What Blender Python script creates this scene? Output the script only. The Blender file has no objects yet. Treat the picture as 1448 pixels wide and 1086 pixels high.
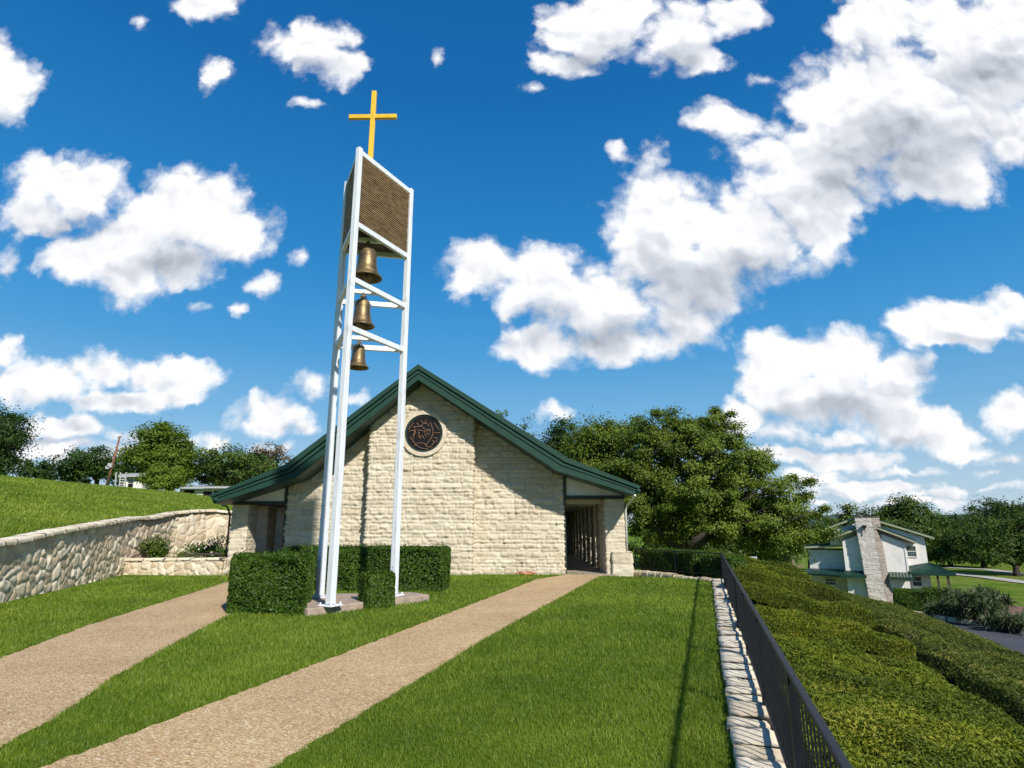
import bpy, math, random
import numpy as np
from math import radians as R, sin, cos, pi
random.seed(7)
rng = np.random.default_rng(11)
SC = bpy.context.scene
COL = SC.collection

# ------------------------------------------------------------------ camera model (photo 1448 x 1086)
F_PX = 860.0
PITCH = math.atan(200 / 860.0)
YAW = math.atan(19 / 882.0)
EYE = 1.7
_cp, _sp, _cy, _sy = cos(PITCH), sin(PITCH), cos(YAW), sin(YAW)


def ray(u, v):
    x = (u - 724) / F_PX
    z = -(v - 543) / F_PX
    y2 = _cp - z * _sp
    z2 = _sp + z * _cp
    return (x * _cy - y2 * _sy, x * _sy + y2 * _cy, z2)


def gp(u, v, z=0.0):
    r = ray(u, v)
    t = (z - EYE) / r[2]
    return (r[0] * t, r[1] * t, z)


def yp(u, v, y):
    r = ray(u, v)
    t = y / r[1]
    return (r[0] * t, y, EYE + r[2] * t)


# ------------------------------------------------------------------ generic helpers
def link(o, parent=None):
    COL.objects.link(o)
    if parent is not None:
        o.parent = parent
    return o


def tag(o, label=None, cat=None, group=None, kind=None):
    if label:
        o['label'] = label
    if cat:
        o['category'] = cat
    if group:
        o['group'] = group
    if kind:
        o['kind'] = kind
    return o


def thing(name, label, cat, loc=(0, 0, 0), rz=0.0, group=None):
    o = bpy.data.objects.new(name, None)
    o.empty_display_size = 0.3
    link(o)
    o.location = loc
    o.rotation_euler = (0, 0, rz)
    return tag(o, label, cat, group)


def copy_tree(o, parent=None):
    c = o.copy()
    link(c, parent)
    for ch in list(o.children):
        copy_tree(ch, c)
    return c


def nmesh(name, verts, faces, attrs=None, smooth=False):
    """fast mesh from numpy arrays; faces (M,k)"""
    verts = np.asarray(verts, dtype=np.float32)
    faces = np.asarray(faces, dtype=np.int32)
    me = bpy.data.meshes.new(name)
    n, (m, k) = len(verts), faces.shape
    me.vertices.add(n)
    me.vertices.foreach_set('co', verts.ravel())
    me.loops.add(m * k)
    me.loops.foreach_set('vertex_index', faces.ravel())
    me.polygons.add(m)
    me.polygons.foreach_set('loop_start', np.arange(0, m * k, k, dtype=np.int32))
    me.polygons.foreach_set('loop_total', np.full(m, k, dtype=np.int32))
    if smooth:
        me.polygons.foreach_set('use_smooth', np.ones(m, dtype=bool))
    me.update(calc_edges=True)
    for a, val in (attrs or {}).items():
        at = me.attributes.new(a, 'FLOAT', 'POINT')
        at.data.foreach_set('value', np.asarray(val, dtype=np.float32))
    return me


def add(name, me, mat, parent=None):
    o = bpy.data.objects.new(name, me)
    if mat is not None:
        me.materials.clear()
        me.materials.append(mat)
    return link(o, parent)


class MB:
    def __init__(self):
        self.v, self.f = [], []

    def quadbox(self, P):  # 8 points bottom 4, top 4
        b = len(self.v)
        self.v += [tuple(p) for p in P]
        for q in ((3, 2, 1, 0), (4, 5, 6, 7), (0, 1, 5, 4), (1, 2, 6, 5), (2, 3, 7, 6), (3, 0, 4, 7)):
            self.f.append([b + i for i in q])
        return self

    def box(self, x0, x1, y0, y1, z0, z1):
        return self.quadbox([(x0, y0, z0), (x1, y0, z0), (x1, y1, z0), (x0, y1, z0),
                             (x0, y0, z1), (x1, y0, z1), (x1, y1, z1), (x0, y1, z1)])

    def obox(self, c, hx, hy, z0, z1, rz, taper=1.0):
        P = []
        for z, k in ((z0, 1.0), (z1, taper)):
            for sx, sy in ((-1, -1), (1, -1), (1, 1), (-1, 1)):
                x, y = sx * hx * k, sy * hy * k
                P.append((c[0] + x * cos(rz) - y * sin(rz), c[1] + x * sin(rz) + y * cos(rz), z))
        return self.quadbox(P)

    def prism_xz(self, poly, y0, y1):
        b = len(self.v)
        n = len(poly)
        self.v += [(p[0], y0, p[1]) for p in poly] + [(p[0], y1, p[1]) for p in poly]
        self.f.append([b + i for i in range(n)])
        self.f.append([b + n + i for i in reversed(range(n))])
        for i in range(n):
            j = (i + 1) % n
            self.f.append([b + j, b + i, b + n + i, b + n + j])
        return self

    def prism_xy(self, poly, z0, z1):
        b = len(self.v)
        n = len(poly)
        self.v += [(p[0], p[1], z0) for p in poly] + [(p[0], p[1], z1) for p in poly]
        self.f.append([b + i for i in reversed(range(n))])
        self.f.append([b + n + i for i in range(n)])
        for i in range(n):
            j = (i + 1) % n
            self.f.append([b + i, b + j, b + n + j, b + n + i])
        return self

    def bar(self, p, q, w, h, up=(0, 0, 1)):
        p, q = np.array(p, float), np.array(q, float)
        d = q - p
        d /= np.linalg.norm(d)
        s = np.cross(d, up)
        if np.linalg.norm(s) < 1e-4:
            s = np.cross(d, (0, 1, 0))
        s /= np.linalg.norm(s)
        t = np.cross(s, d)
        P = []
        for e in (p, q):
            for a, b_ in ((-1, -1), (1, -1), (1, 1), (-1, 1)):
                P.append(e + s * a * w / 2 + t * b_ * h / 2)
        return self.quadbox(P)

    def tube(self, pts, rad, n=8, cap=True):
        pts = [np.array(p, float) for p in pts]
        if not hasattr(rad, '__len__'):
            rad = [rad] * len(pts)
        rings = []
        ref = None
        for i, p in enumerate(pts):
            d = pts[min(i + 1, len(pts) - 1)] - pts[max(i - 1, 0)]
            d = d / (np.linalg.norm(d) + 1e-9)
            if ref is None:
                ref = np.array((1, 0, 0)) if abs(d[2]) > .7 else np.array((0, 0, 1.))
            s = np.cross(d, ref)
            if np.linalg.norm(s) < 1e-3:
                s = np.cross(d, (0.3, 0.8, 0.5))
            s /= np.linalg.norm(s)
            t = np.cross(s, d)
            b = len(self.v)
            for k in range(n):
                a = 2 * pi * k / n
                self.v.append(tuple(p + rad[i] * (cos(a) * s + sin(a) * t)))
            rings.append(b)
        for a, b in zip(rings[:-1], rings[1:]):
            for k in range(n):
                k2 = (k + 1) % n
                self.f.append([a + k, b + k, b + k2, a + k2])
        if cap:
            self.f.append([rings[0] + k for k in range(n)])
            self.f.append([rings[-1] + k for k in reversed(range(n))])
        return self

    def lathe(self, prof, c, n=40):
        rings = []
        for r, z in prof:
            b = len(self.v)
            for k in range(n):
                a = 2 * pi * k / n
                self.v.append((c[0] + r * cos(a), c[1] + r * sin(a), c[2] + z))
            rings.append(b)
        for a, b in zip(rings[:-1], rings[1:]):
            for k in range(n):
                k2 = (k + 1) % n
                self.f.append([a + k, a + k2, b + k2, b + k])
        return self

    def annulus_xz(self, c, r0, r1, y0, y1, n=64):
        """ring (or disc when r0=0) in the xz plane, from y0 (front) to y1"""
        b = len(self.v)
        for k in range(n):
            a = 2 * pi * k / n
            for r in (r0, r1):
                for y in (y0, y1):
                    self.v.append((c[0] + r * cos(a), y, c[1] + r * sin(a)))
        for k in range(n):
            i, j = b + 4 * k, b + 4 * ((k + 1) % n)
            self.f += [[i, i + 2, j + 2, j], [i + 1, j + 1, j + 3, i + 3],
                       [i + 2, i + 3, j + 3, j + 2], [i, j, j + 1, i + 1]]
        return self

    def build(self, name, mat, parent=None, bevel=0.0, smooth=False):
        me = bpy.data.meshes.new(name)
        me.from_pydata([tuple(float(c) for c in v) for v in self.v], [], self.f)
        if smooth:
            for p in me.polygons:
                p.use_smooth = True
        me.update()
        o = add(name, me, mat, parent)
        if bevel:
            m = o.modifiers.new('bevel', 'BEVEL')
            m.width = bevel
            m.segments = 2
            m.limit_method = 'ANGLE'
        return o


# ------------------------------------------------------------------ numpy noise
def _h(ix, iy, seed):
    n = (ix.astype(np.int64) * 374761393 + iy.astype(np.int64) * 668265263 + seed * 1442695041) & 0xffffffff
    n = ((n ^ (n >> 13)) * 1274126177) & 0xffffffff
    n = n ^ (n >> 16)
    return (n & 0xffffff) / float(0xffffff)


def vnoise(x, y, seed=0):
    ix, iy = np.floor(x), np.floor(y)
    fx, fy = x - ix, y - iy
    fx = fx * fx * (3 - 2 * fx)
    fy = fy * fy * (3 - 2 * fy)
    a, b = _h(ix, iy, seed), _h(ix + 1, iy, seed)
    c, d = _h(ix, iy + 1, seed), _h(ix + 1, iy + 1, seed)
    return (a * (1 - fx) + b * fx) * (1 - fy) + (c * (1 - fx) + d * fx) * fy


def fbm(x, y, seed=0, oct=4, gain=.5):
    s, a, t = 0, 1.0, 0
    for o in range(oct):
        s = s + a * vnoise(x * 2 ** o, y * 2 ** o, seed + o * 17)
        t += a
        a *= gain
    return s / t


def sstep(a, b, x):
    t = np.clip((x - a) / (b - a), 0, 1)
    return t * t * (3 - 2 * t)


# ------------------------------------------------------------------ node material helpers
class NT:
    def __init__(self, mat_name):
        self.m = bpy.data.materials.new(mat_name)
        self.m.use_nodes = True
        self.t = self.m.node_tree
        self.t.nodes.clear()
        self.out = self.t.nodes.new('ShaderNodeOutputMaterial')

    def n(self, typ, **kw):
        nd = self.t.nodes.new(typ)
        for k, v in kw.items():
            if k in nd.inputs:
                self.set(nd.inputs[k], v)
            else:
                setattr(nd, k, v)
        return nd

    def set(self, inp, v):
        if isinstance(v, bpy.types.NodeSocket):
            self.t.links.new(v, inp)
        else:
            inp.default_value = v

    def math(self, op, a, b=0.0, clamp=False):
        nd = self.t.nodes.new('ShaderNodeMath')
        nd.operation = op
        nd.use_clamp = clamp
        self.set(nd.inputs[0], a)
        self.set(nd.inputs[1], b)
        return nd.outputs[0]

    def mix(self, f, a, b, blend='MIX'):
        nd = self.t.nodes.new('ShaderNodeMix')
        nd.data_type = 'RGBA'
        nd.blend_type = blend
        self.set(nd.inputs[0], f)
        self.set(nd.inputs[6], a)
        self.set(nd.inputs[7], b)
        return nd.outputs[2]

    def ramp(self, f, stops):
        nd = self.t.nodes.new('ShaderNodeValToRGB')
        cr = nd.color_ramp
        while len(cr.elements) < len(stops):
            cr.elements.new(0.5)
        for e, (p, c) in zip(cr.elements, stops):
            e.position = p
            e.color = (c[0], c[1], c[2], 1) if hasattr(c, '__len__') else (c, c, c, 1)
        self.set(nd.inputs[0], f)
        return nd.outputs[0]

    def noise(self, vec, scale, detail=4, rough=.55, out=0):
        nd = self.t.nodes.new('ShaderNodeTexNoise')
        nd.inputs['Scale'].default_value = scale
        nd.inputs['Detail'].default_value = detail
        nd.inputs['Roughness'].default_value = rough
        if vec is not None:
            self.t.links.new(vec, nd.inputs['Vector'])
        return nd.outputs[out]

    def pos(self):
        return self.t.nodes.new('ShaderNodeNewGeometry').outputs['Position']

    def attr(self, name):
        nd = self.t.nodes.new('ShaderNodeAttribute')
        nd.attribute_name = name
        return nd.outputs['Fac']

    def bump(self, h, strength=.3, dist=.01):
        nd = self.t.nodes.new('ShaderNodeBump')
        nd.inputs['Strength'].default_value = strength
        nd.inputs['Distance'].default_value = dist
        self.t.links.new(h, nd.inputs['Height'])
        return nd.outputs[0]

    def bsdf(self, color, rough=.8, metal=0.0, normal=None, spec=.5):
        nd = self.t.nodes.new('ShaderNodeBsdfPrincipled')
        self.set(nd.inputs['Base Color'], color)
        self.set(nd.inputs['Roughness'], rough)
        self.set(nd.inputs['Metallic'], metal)
        self.set(nd.inputs['Specular IOR Level'], spec)
        if normal is not None:
            self.t.links.new(normal, nd.inputs['Normal'])
        return nd.outputs[0]

    def done(self, sh):
        self.t.links.new(sh, self.out.inputs['Surface'])
        return self.m


def c4(r, g, b):
    return (r, g, b, 1.0)


def mat_paint(name, col, rough=.5, var=.12, scale=6, metal=0.0, bump=.06, streak=False):
    t = NT(name)
    p = t.pos()
    if streak:
        mp = t.n('ShaderNodeMapping')
        t.t.links.new(p, mp.inputs['Vector'])
        mp.inputs['Scale'].default_value = (9, 9, .8)
        n1 = t.noise(mp.outputs[0], 2.2, 6, .65)
    else:
        n1 = t.noise(p, scale, 5, .6)
    dark = tuple(c * (1 - 2.6 * var) for c in col)
    lite = tuple(min(1, c * (1 + .8 * var)) for c in col)
    base = t.ramp(n1, [(.25, dark), (.5, col), (.8, lite)])
    nb = t.noise(p, 45, 3)
    rr = t.math('ADD', t.math('MULTIPLY', n1, .25), rough - .12)
    return t.done(t.bsdf(base, rr, metal, t.bump(nb, bump, .01)))


def mat_stone(name, stops, mortar, fine=55):
    t = NT(name)
    p = t.pos()
    tone = t.attr('tone')
    n1 = t.noise(p, 2.2, 6, .62)
    n2 = t.noise(p, 18, 5, .65)
    f = t.math('ADD', t.math('MULTIPLY', tone, .62), t.math('ADD', t.math('MULTIPLY', n1, .30), t.math('MULTIPLY', n2, .26)))
    f = t.math('SUBTRACT', f, .09)
    col = t.ramp(f, stops)
    n3 = t.noise(p, 90, 3, .7)
    col = t.mix(t.math('MULTIPLY', t.ramp(n3, [(.55, 0.), (.75, 1.)]), .22), col, c4(.30, .25, .19))
    mort = t.attr('mortar')
    col = t.mix(mort, col, c4(*mortar))
    nrm = t.bump(t.math('ADD', n2, t.math('MULTIPLY', n3, .35)), .42, .03)
    return t.done(t.bsdf(col, .9, 0, nrm, .25))


def mat_leaf(name, stops, trans=.3, rough=.45, nscale=.9, trcol=(.16, .26, .02)):
    t = NT(name)
    tone = t.attr('tone')
    n1 = t.noise(t.pos(), nscale, 3, .6)
    f = t.math('ADD', t.math('MULTIPLY', tone, .75), t.math('MULTIPLY', n1, .45))
    f = t.math('SUBTRACT', f, .12)
    col = t.ramp(f, stops)
    b = t.bsdf(col, rough, 0, None, .3)
    tr = t.n('ShaderNodeBsdfTranslucent')
    t.t.links.new(t.mix(.5, col, c4(*trcol)), tr.inputs['Color'])
    mx = t.n('ShaderNodeMixShader')
    mx.inputs[0].default_value = trans
    t.t.links.new(b, mx.inputs[1])
    t.t.links.new(tr.outputs[0], mx.inputs[2])
    return t.done(mx.outputs[0])


M = {}
M['limestone'] = mat_stone('limestone', [(.0, (.29, .21, .125)), (.18, (.43, .355, .245)), (.5, (.54, .47, .35)), (.8, (.61, .545, .425)), (1., (.67, .615, .50))], (.54, .475, .37))
M['fieldstone'] = mat_stone('fieldstone', [(.0, (.26, .205, .14)), (.25, (.42, .345, .24)), (.45, (.55, .43, .285)), (.65, (.60, .515, .385)), (.85, (.69, .605, .465)), (1., (.76, .69, .56))], (.63, .54, .40))
M['coping_stone'] = mat_stone('coping_stone', [(.0, (.34, .255, .165)), (.3, (.54, .445, .31)), (.6, (.67, .58, .43)), (1., (.77, .695, .55))], (.30, .235, .16))
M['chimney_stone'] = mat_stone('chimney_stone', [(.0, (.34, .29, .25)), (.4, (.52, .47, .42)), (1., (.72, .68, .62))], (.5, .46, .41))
M['shaded_chimney_stone'] = mat_stone('shaded_chimney_stone', [(.0, (.13, .11, .09)), (.4, (.22, .19, .165)), (1., (.34, .30, .26))], (.2, .18, .15))  # darker copy of the chimney stone; the return's side shade is painted in
M['green'] = mat_paint('green_paint', (.010, .040, .028), .42, .12, 3, 0.0, .05)
M['green_edge'] = None
M['green_dark'] = mat_paint('dark_green_paint', (.010, .028, .022), .55, .15, 3)
_t = NT('white_steel_paint')
_p = _t.pos()
_mp = _t.n('ShaderNodeMapping')
_t.t.links.new(_p, _mp.inputs['Vector'])
_mp.inputs['Scale'].default_value = (14, 14, 1.1)
_n1 = _t.noise(_mp.outputs[0], 1.6, 7, .66)
_n2 = _t.noise(_p, 3.5, 6, .65)
_c = _t.ramp(_n1, [(.28, (.44, .45, .46)), (.45, (.66, .68, .70)), (.7, (.74, .76, .79))])
_c = _t.mix(_t.math('MULTIPLY', _t.ramp(_n2, [(.60, 0.), (.74, 1.)]), .42), _c, c4(.36, .27, .19))
M['white_steel'] = _t.done(_t.bsdf(_c, .45, 0, _t.bump(_n2, .1, .01)))
M['stucco'] = mat_paint('white_stucco', (.77, .735, .68), .85, .07, 2, 0, .25)
M['old_white'] = mat_paint('aged_white_board', (.66, .65, .60), .7, .1, 2)
M['gold'] = mat_paint('gold_paint', (.72, .43, .012), .45, .12, 3, 0.0, .05)
M['black_iron'] = None
M['concrete'] = mat_paint('plinth_concrete', (.34, .26, .20), .9, .16, 5, 0, .5)
M['floor'] = mat_paint('walkway_floor', (.30, .25, .21), .8, .14, 3, 0, .2)
M['dark_wood'] = mat_paint('dark_wood', (.055, .040, .030), .7, .2, 4)
M['rust_wood'] = mat_paint('rusty_pole_wood', (.20, .085, .050), .8, .22, 4, 0, .3)
M['bark'] = mat_paint('bark', (.048, .038, .030), .95, .25, 7, 0, .8)
M['twig'] = None
M['grey'] = mat_paint('grey_metal', (.40, .40, .40), .5, .1, 4)
M['rock'] = mat_paint('grey_boulder', (.115, .095, .085), .95, .25, 6, 0, .8)
M['terracotta'] = mat_paint('terracotta', (.42, .17, .09), .8, .2, 6)
M['white_car'] = mat_paint('white_car_paint', (.80, .81, .83), .2, .03, 3, 0, 0)
M['rubber'] = mat_paint('black_rubber', (.02, .02, .02), .8, .1, 5)


def mat_bronze():
    t = NT('bell_bronze')
    p = t.pos()
    n1 = t.noise(p, 5, 6, .65)
    n2 = t.noise(p, 26, 4, .6)
    col = t.ramp(n1, [(.25, (.055, .038, .022)), (.48, (.17, .115, .055)), (.72, (.31, .215, .095))])
    col = t.mix(t.math('MULTIPLY', t.ramp(n2, [(.5, 0.), (.72, 1.)]), .35), col, c4(.12, .12, .09))
    return t.done(t.bsdf(col, t.math('ADD', t.math('MULTIPLY', n2, .3), .34), .7, t.bump(n2, .15, .01)))


def mat_louvre():
    t = NT('louvre_brown')
    p = t.pos()
    mp = t.n('ShaderNodeMapping')
    t.t.links.new(p, mp.inputs['Vector'])
    mp.inputs['Scale'].default_value = (2, 2, 14)
    n1 = t.noise(mp.outputs[0], 2.5, 5, .6)
    col = t.ramp(n1, [(.3, (.16, .10, .05)), (.55, (.33, .225, .115)), (.8, (.46, .34, .18))])
    return t.done(t.bsdf(col, .6, 0, t.bump(n1, .2, .02)))


def mat_path(name, base_shift):
    t = NT(name)
    p = t.pos()
    v = t.n('ShaderNodeTexVoronoi')
    v.inputs['Scale'].default_value = 62
    v.inputs['Randomness'].default_value = 1
    t.t.links.new(p, v.inputs['Vector'])
    sep = t.n('ShaderNodeSeparateColor')
    t.t.links.new(v.outputs['Color'], sep.inputs[0])
    k = base_shift
    peb = t.ramp(sep.outputs[0], [(0., (.28 * k, .170 * k, .078)), (.3, (.48 * k, .315 * k, .152)), (.6, (.60 * k, .42 * k, .218)), (.86, (.69 * k, .51 * k, .29)), (1., (.84, .71, .50))])
    edge = t.ramp(v.outputs['Distance'], [(.30, 0.), (.62, 1.)])
    col = t.mix(t.math('MULTIPLY', edge, .55), peb, c4(.34 * k, .225 * k, .115))
    n1 = t.noise(p, .7, 5, .6)
    n2 = t.noise(p, 7, 4, .6)
    col = t.mix(.6, col, t.ramp(n1, [(.3, .38), (.5, .5), (.7, .60)]), 'OVERLAY')
    col = t.mix(.4, col, t.ramp(n2, [(.3, .40), (.5, .5), (.7, .60)]), 'OVERLAY')
    h = t.math('MULTIPLY', v.outputs['Distance'], -1.0)
    return t.done(t.bsdf(col, .9, 0, t.bump(h, .5, .02), .2))


def mat_ground():
    t = NT('ground_turf')
    p = t.pos()
    n1 = t.noise(p, .35, 5, .6)
    n2 = t.noise(p, 6, 5, .65)
    n3 = t.noise(p, 60, 3, .7)
    f = t.math('ADD', t.math('MULTIPLY', n1, .45), t.math('ADD', t.math('MULTIPLY', n2, .3), t.math('MULTIPLY', n3, .3)))
    col = t.ramp(f, [(.32, (.045, .085, .006)), (.48, (.085, .150, .009)), (.60, (.125, .200, .013)), (.78, (.18, .235, .026))])
    sep = t.n('ShaderNodeSeparateXYZ')
    t.t.links.new(p, sep.inputs[0])
    dry = t.math('MULTIPLY', t.ramp(n1, [(.45, 0.), (.7, 1.)]), t.ramp(t.math('MULTIPLY', sep.outputs['Z'], -.25), [(.5, 0.), (.9, .75)]))
    col = t.mix(dry, col, c4(.20, .19, .055))
    return t.done(t.bsdf(col, .95, 0, t.bump(t.math('ADD', n3, n2), .8, .05), .1))


def mat_asphalt():
    t = NT('asphalt')
    p = t.pos()
    n1 = t.noise(p, .5, 5, .6)
    n2 = t.noise(p, 40, 3, .7)
    f = t.math('ADD', t.math('MULTIPLY', n1, .7), t.math('MULTIPLY', n2, .3))
    col = t.ramp(f, [(.3, (.040, .043, .050)), (.55, (.060, .064, .075)), (.8, (.085, .088, .098))])
    return t.done(t.bsdf(col, .85, 0, t.bump(n2, .4, .01), .3))


def mat_plain(name, stops, scale, rough=.9, bump=.4):
    t = NT(name)
    p = t.pos()
    n1 = t.noise(p, scale, 6, .62)
    n2 = t.noise(p, scale * 12, 4, .6)
    f = t.math('ADD', t.math('MULTIPLY', n1, .6), t.math('MULTIPLY', n2, .4))
    return t.done(t.bsdf(t.ramp(f, stops), rough, 0, t.bump(n2, bump, .02), .3))


def mat_glass(name, col, rough=.12, spec=.6):
    t = NT(name)
    n1 = t.noise(t.pos(), 3, 3)
    c = t.ramp(n1, [(.3, tuple(x * .6 for x in col)), (.7, col)])
    return t.done(t.bsdf(c, rough, 0, t.bump(n1, .05, .02), spec))


M['limestone_ring'] = mat_plain('dressed_limestone', [(.3, (.46, .38, .27)), (.55, (.60, .52, .39)), (.8, (.72, .65, .52))], 5, .9, .5)
M['coping_plain'] = mat_plain('weathered_cap_stone', [(.3, (.40, .34, .25)), (.55, (.56, .49, .38)), (.8, (.70, .64, .53))], 4, .9, .6)
M['old_wood'] = mat_paint('weathered_timber', (.16, .11, .075), .8, .15, 4)
M['far_hill'] = mat_plain('far_hill_woods', [(.3, (.03, .06, .05)), (.7, (.06, .10, .085))], .01)
M['black_iron'] = mat_plain('black_iron_paint', [(.3, (.004, .005, .008)), (.6, (.008, .010, .014)), (.85, (.020, .020, .022))], 9, .5, .1)
M['green_edge'] = mat_plain('green_edge_paint', [(.3, (.007, .030, .019)), (.55, (.010, .044, .029)), (.8, (.016, .058, .040))], 2.5, .65, .05)
M['twig'] = mat_plain('shaded_hedge_twigs', [(.3, (.006, .007, .003)), (.6, (.014, .013, .006)), (.8, (.030, .022, .012))], 6, .98, .6)  # twig colour taken near black to stand in for shade on juniper fronts
M['bronze'] = mat_bronze()
M['louvre'] = mat_louvre()
M['path'] = mat_path('pebble_path', 1.0)
M['path_pale'] = mat_path('pale_pebble_path', .97)
M['ground'] = mat_ground()
M['asphalt'] = mat_asphalt()
M['mulch'] = mat_plain('red_mulch', [(.3, (.10, .06, .04)), (.6, (.22, .12, .08)), (.8, (.30, .19, .13))], 2)
M['gravel'] = mat_plain('pale_gravel', [(.3, (.30, .28, .25)), (.7, (.48, .45, .40))], 2)
M['tracery'] = mat_paint('copper_tracery', (.22, .12, .07), .6, .2, 8, .0)
M['glass_dark'] = mat_glass('dark_glass', (.013, .012, .013), .6, .12)
M['glass_house'] = mat_glass('window_glass', (.10, .12, .13), .1)

LEAF_TREE = [(.0, (.008, .022, .004)), (.3, (.022, .052, .007)), (.6, (.048, .088, .012)), (.85, (.085, .130, .018)), (1., (.13, .17, .030))]
M['oak_leaf'] = mat_leaf('oak_leaf', [(.0, (.026, .044, .005)), (.3, (.060, .092, .008)), (.6, (.118, .172, .014)), (.85, (.175, .232, .024)), (1., (.23, .28, .04))], .30, .55)
M['tree_leaf'] = mat_leaf('tree_leaf', [(.0, (.016, .036, .006)), (.3, (.040, .078, .010)), (.6, (.078, .130, .016)), (.85, (.125, .180, .024)), (1., (.18, .23, .04))], .30, .55)
M['dark_leaf'] = mat_leaf('dark_tree_leaf', [(.0, (.010, .026, .006)), (.4, (.028, .064, .009)), (.75, (.060, .112, .014)), (1., (.10, .15, .024))], .28, .55)
M['lime_leaf'] = mat_leaf('lime_tree_leaf', [(.0, (.035, .070, .005)), (.4, (.095, .155, .010)), (.75, (.16, .23, .014)), (1., (.23, .29, .03))], .32, .55)
M['brown_leaf'] = mat_leaf('brown_tree_leaf', [(.0, (.05, .035, .02)), (.5, (.13, .095, .045)), (1., (.19, .16, .06))], .2, .6)
M['hedge_leaf'] = mat_leaf('hedge_leaf', [(.0, (.014, .034, .003)), (.35, (.038, .085, .006)), (.65, (.075, .140, .010)), (1., (.14, .21, .02))], .28, .5, 1.6)
M['slab_leaf'] = mat_leaf('juniper_leaf', [(.0, (.060, .062, .008)), (.28, (.105, .140, .010)), (.55, (.175, .215, .013)), (.8, (.26, .28, .018)), (.95, (.33, .27, .05)), (1., (.40, .22, .08))], .3, .6, 1.1)
M['slab_leaf_dull'] = mat_leaf('dull_juniper_leaf', [(.0, (.045, .048, .010)), (.28, (.080, .105, .014)), (.55, (.130, .160, .020)), (.8, (.19, .205, .03)), (.95, (.28, .21, .07)), (1., (.36, .24, .12))], .28, .6, 1.1)
M['yucca_leaf'] = mat_leaf('yucca_leaf', [(.0, (.024, .040, .014)), (.5, (.080, .110, .048)), (.85, (.15, .155, .075)), (1., (.24, .18, .10))], .2)
M['grass'] = mat_leaf('grass_blade', [(.0, (.068, .108, .010)), (.35, (.122, .186, .015)), (.7, (.195, .268, .024)), (.92, (.28, .325, .045)), (1., (.46, .39, .16))], .35, .5, .6, (.26, .40, .02))
M['planter_leaf'] = mat_leaf('planter_leaf', [(.0, (.03, .06, .006)), (.5, (.09, .15, .014)), (1., (.22, .26, .07))], .35)

# ------------------------------------------------------------------ ground height
FB = np.array((1.83, 4.93))                 # fence line: base point and direction
FD = np.array((.275, .961))
FD = FD / np.linalg.norm(FD)
FN = np.array((FD[1], -FD[0]))


def sdist(x, y):
    return FN[0] * (x - FB[0]) + FN[1] * (y - FB[1])


WALL_PTS = [(-6.6, -8), (-8.6, 2), (-10.4, 8.6), (-11.9, 14.28), (-12.85, 17.5), (-14.45, 22.4), (-15.05, 26.2), (-14.6, 28.2), (-11.9, 30.6), (-11.6, 34), (-11.6, 62)]
_wy = [p[1] for p in WALL_PTS]
_wx = [p[0] for p in WALL_PTS]


def hill_z(x, y):
    base = np.interp(-x, [0, 6, 9, 11, 12.15, 13, 14.5, 15.2, 28, 33, 40, 70, 300], [.55, .75, .95, 1.12, 1.27, 1.54, 1.84, 1.98, 4.25, 4.6, 4.65, 4.3, 2.])
    g = sstep(24, 29, y) * .42 * (1 - np.clip((-x - 15) / 12, 0, 1))
    return base + g


def right_z(x, y):
    s = sdist(x, y)
    near = np.where(s < .1, 0.0, np.interp(s, [.1, .12, 6.5, 12, 300], [0, -.45, -1.98, -4.2, -4.2]))
    far = np.interp(s, [-30, -5, 0, 3, 6.5, 12, 300], [0, 0, -.5, -1.25, -1.98, -4.2, -4.2])
    k = sstep(20.6, 24.5, y)
    out = np.interp(s, [-60, -9, -4, 0, 4, 300], [-.3, -.3, -1.0, -2.3, -4.2, -4.2])
    k2 = sstep(27, 39, y)
    return (near * (1 - k) + far * k) * (1 - k2) + out * k2


def gz(x, y):
    x = np.asarray(x, float)
    y = np.asarray(y, float)
    wx = np.interp(y, _wy, _wx) - .34
    hill = hill_z(x, y)
    hill = hill * (1 - sstep(62, 64, y) * (x > -24))
    z = np.where((x < wx) & (y < 62), hill, right_z(x, y))
    z = np.where((y >= 62) & (x < -12), hill_z(x, y) * sstep(-12, -26, x), z)
    und = (fbm(x * .08, y * .08, 5, 3) - .5) * .25 * sstep(30, 80, np.hypot(x, y))
    return z + und


def gzf(x, y):
    return float(gz(np.array([x]), np.array([y]))[0])


def axis(lo, hi, step, far, grow=1.22):
    a = list(np.arange(lo, hi + step * .5, step))
    s, v = step, hi
    while v < far:
        s *= grow
        v += s
        a.append(v)
    s, v = step, lo
    pre = []
    while v > -far:
        s *= grow
        v -= s
        pre.append(v)
    return np.array(pre[::-1] + a)


gx = axis(-31, 24, .25, 3500)
gy = axis(-3, 40, .25, 3500)
XX, YY = np.meshgrid(gx, gy)
ZZ = gz(XX.ravel(), YY.ravel())
nx, ny = len(gx), len(gy)
idx = np.arange(nx * ny).reshape(ny, nx)
fq = np.stack([idx[:-1, :-1].ravel(), idx[:-1, 1:].ravel(), idx[1:, 1:].ravel(), idx[1:, :-1].ravel()], 1)
g = add('ground', nmesh('ground', np.stack([XX.ravel(), YY.ravel(), ZZ], 1), fq, smooth=False), M['ground'])
tag(g, 'mown green lawn and hillside ground', 'ground', kind='structure')


def sheet(name, poly, z, mat, label, cat, thick=.0):
    m = MB()
    n = len(poly)
    m.v = [(p[0], p[1], z) for p in poly]
    m.f = [list(range(n))]
    o = m.build(name, mat)
    return tag(o, label, cat, kind='structure')


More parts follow.
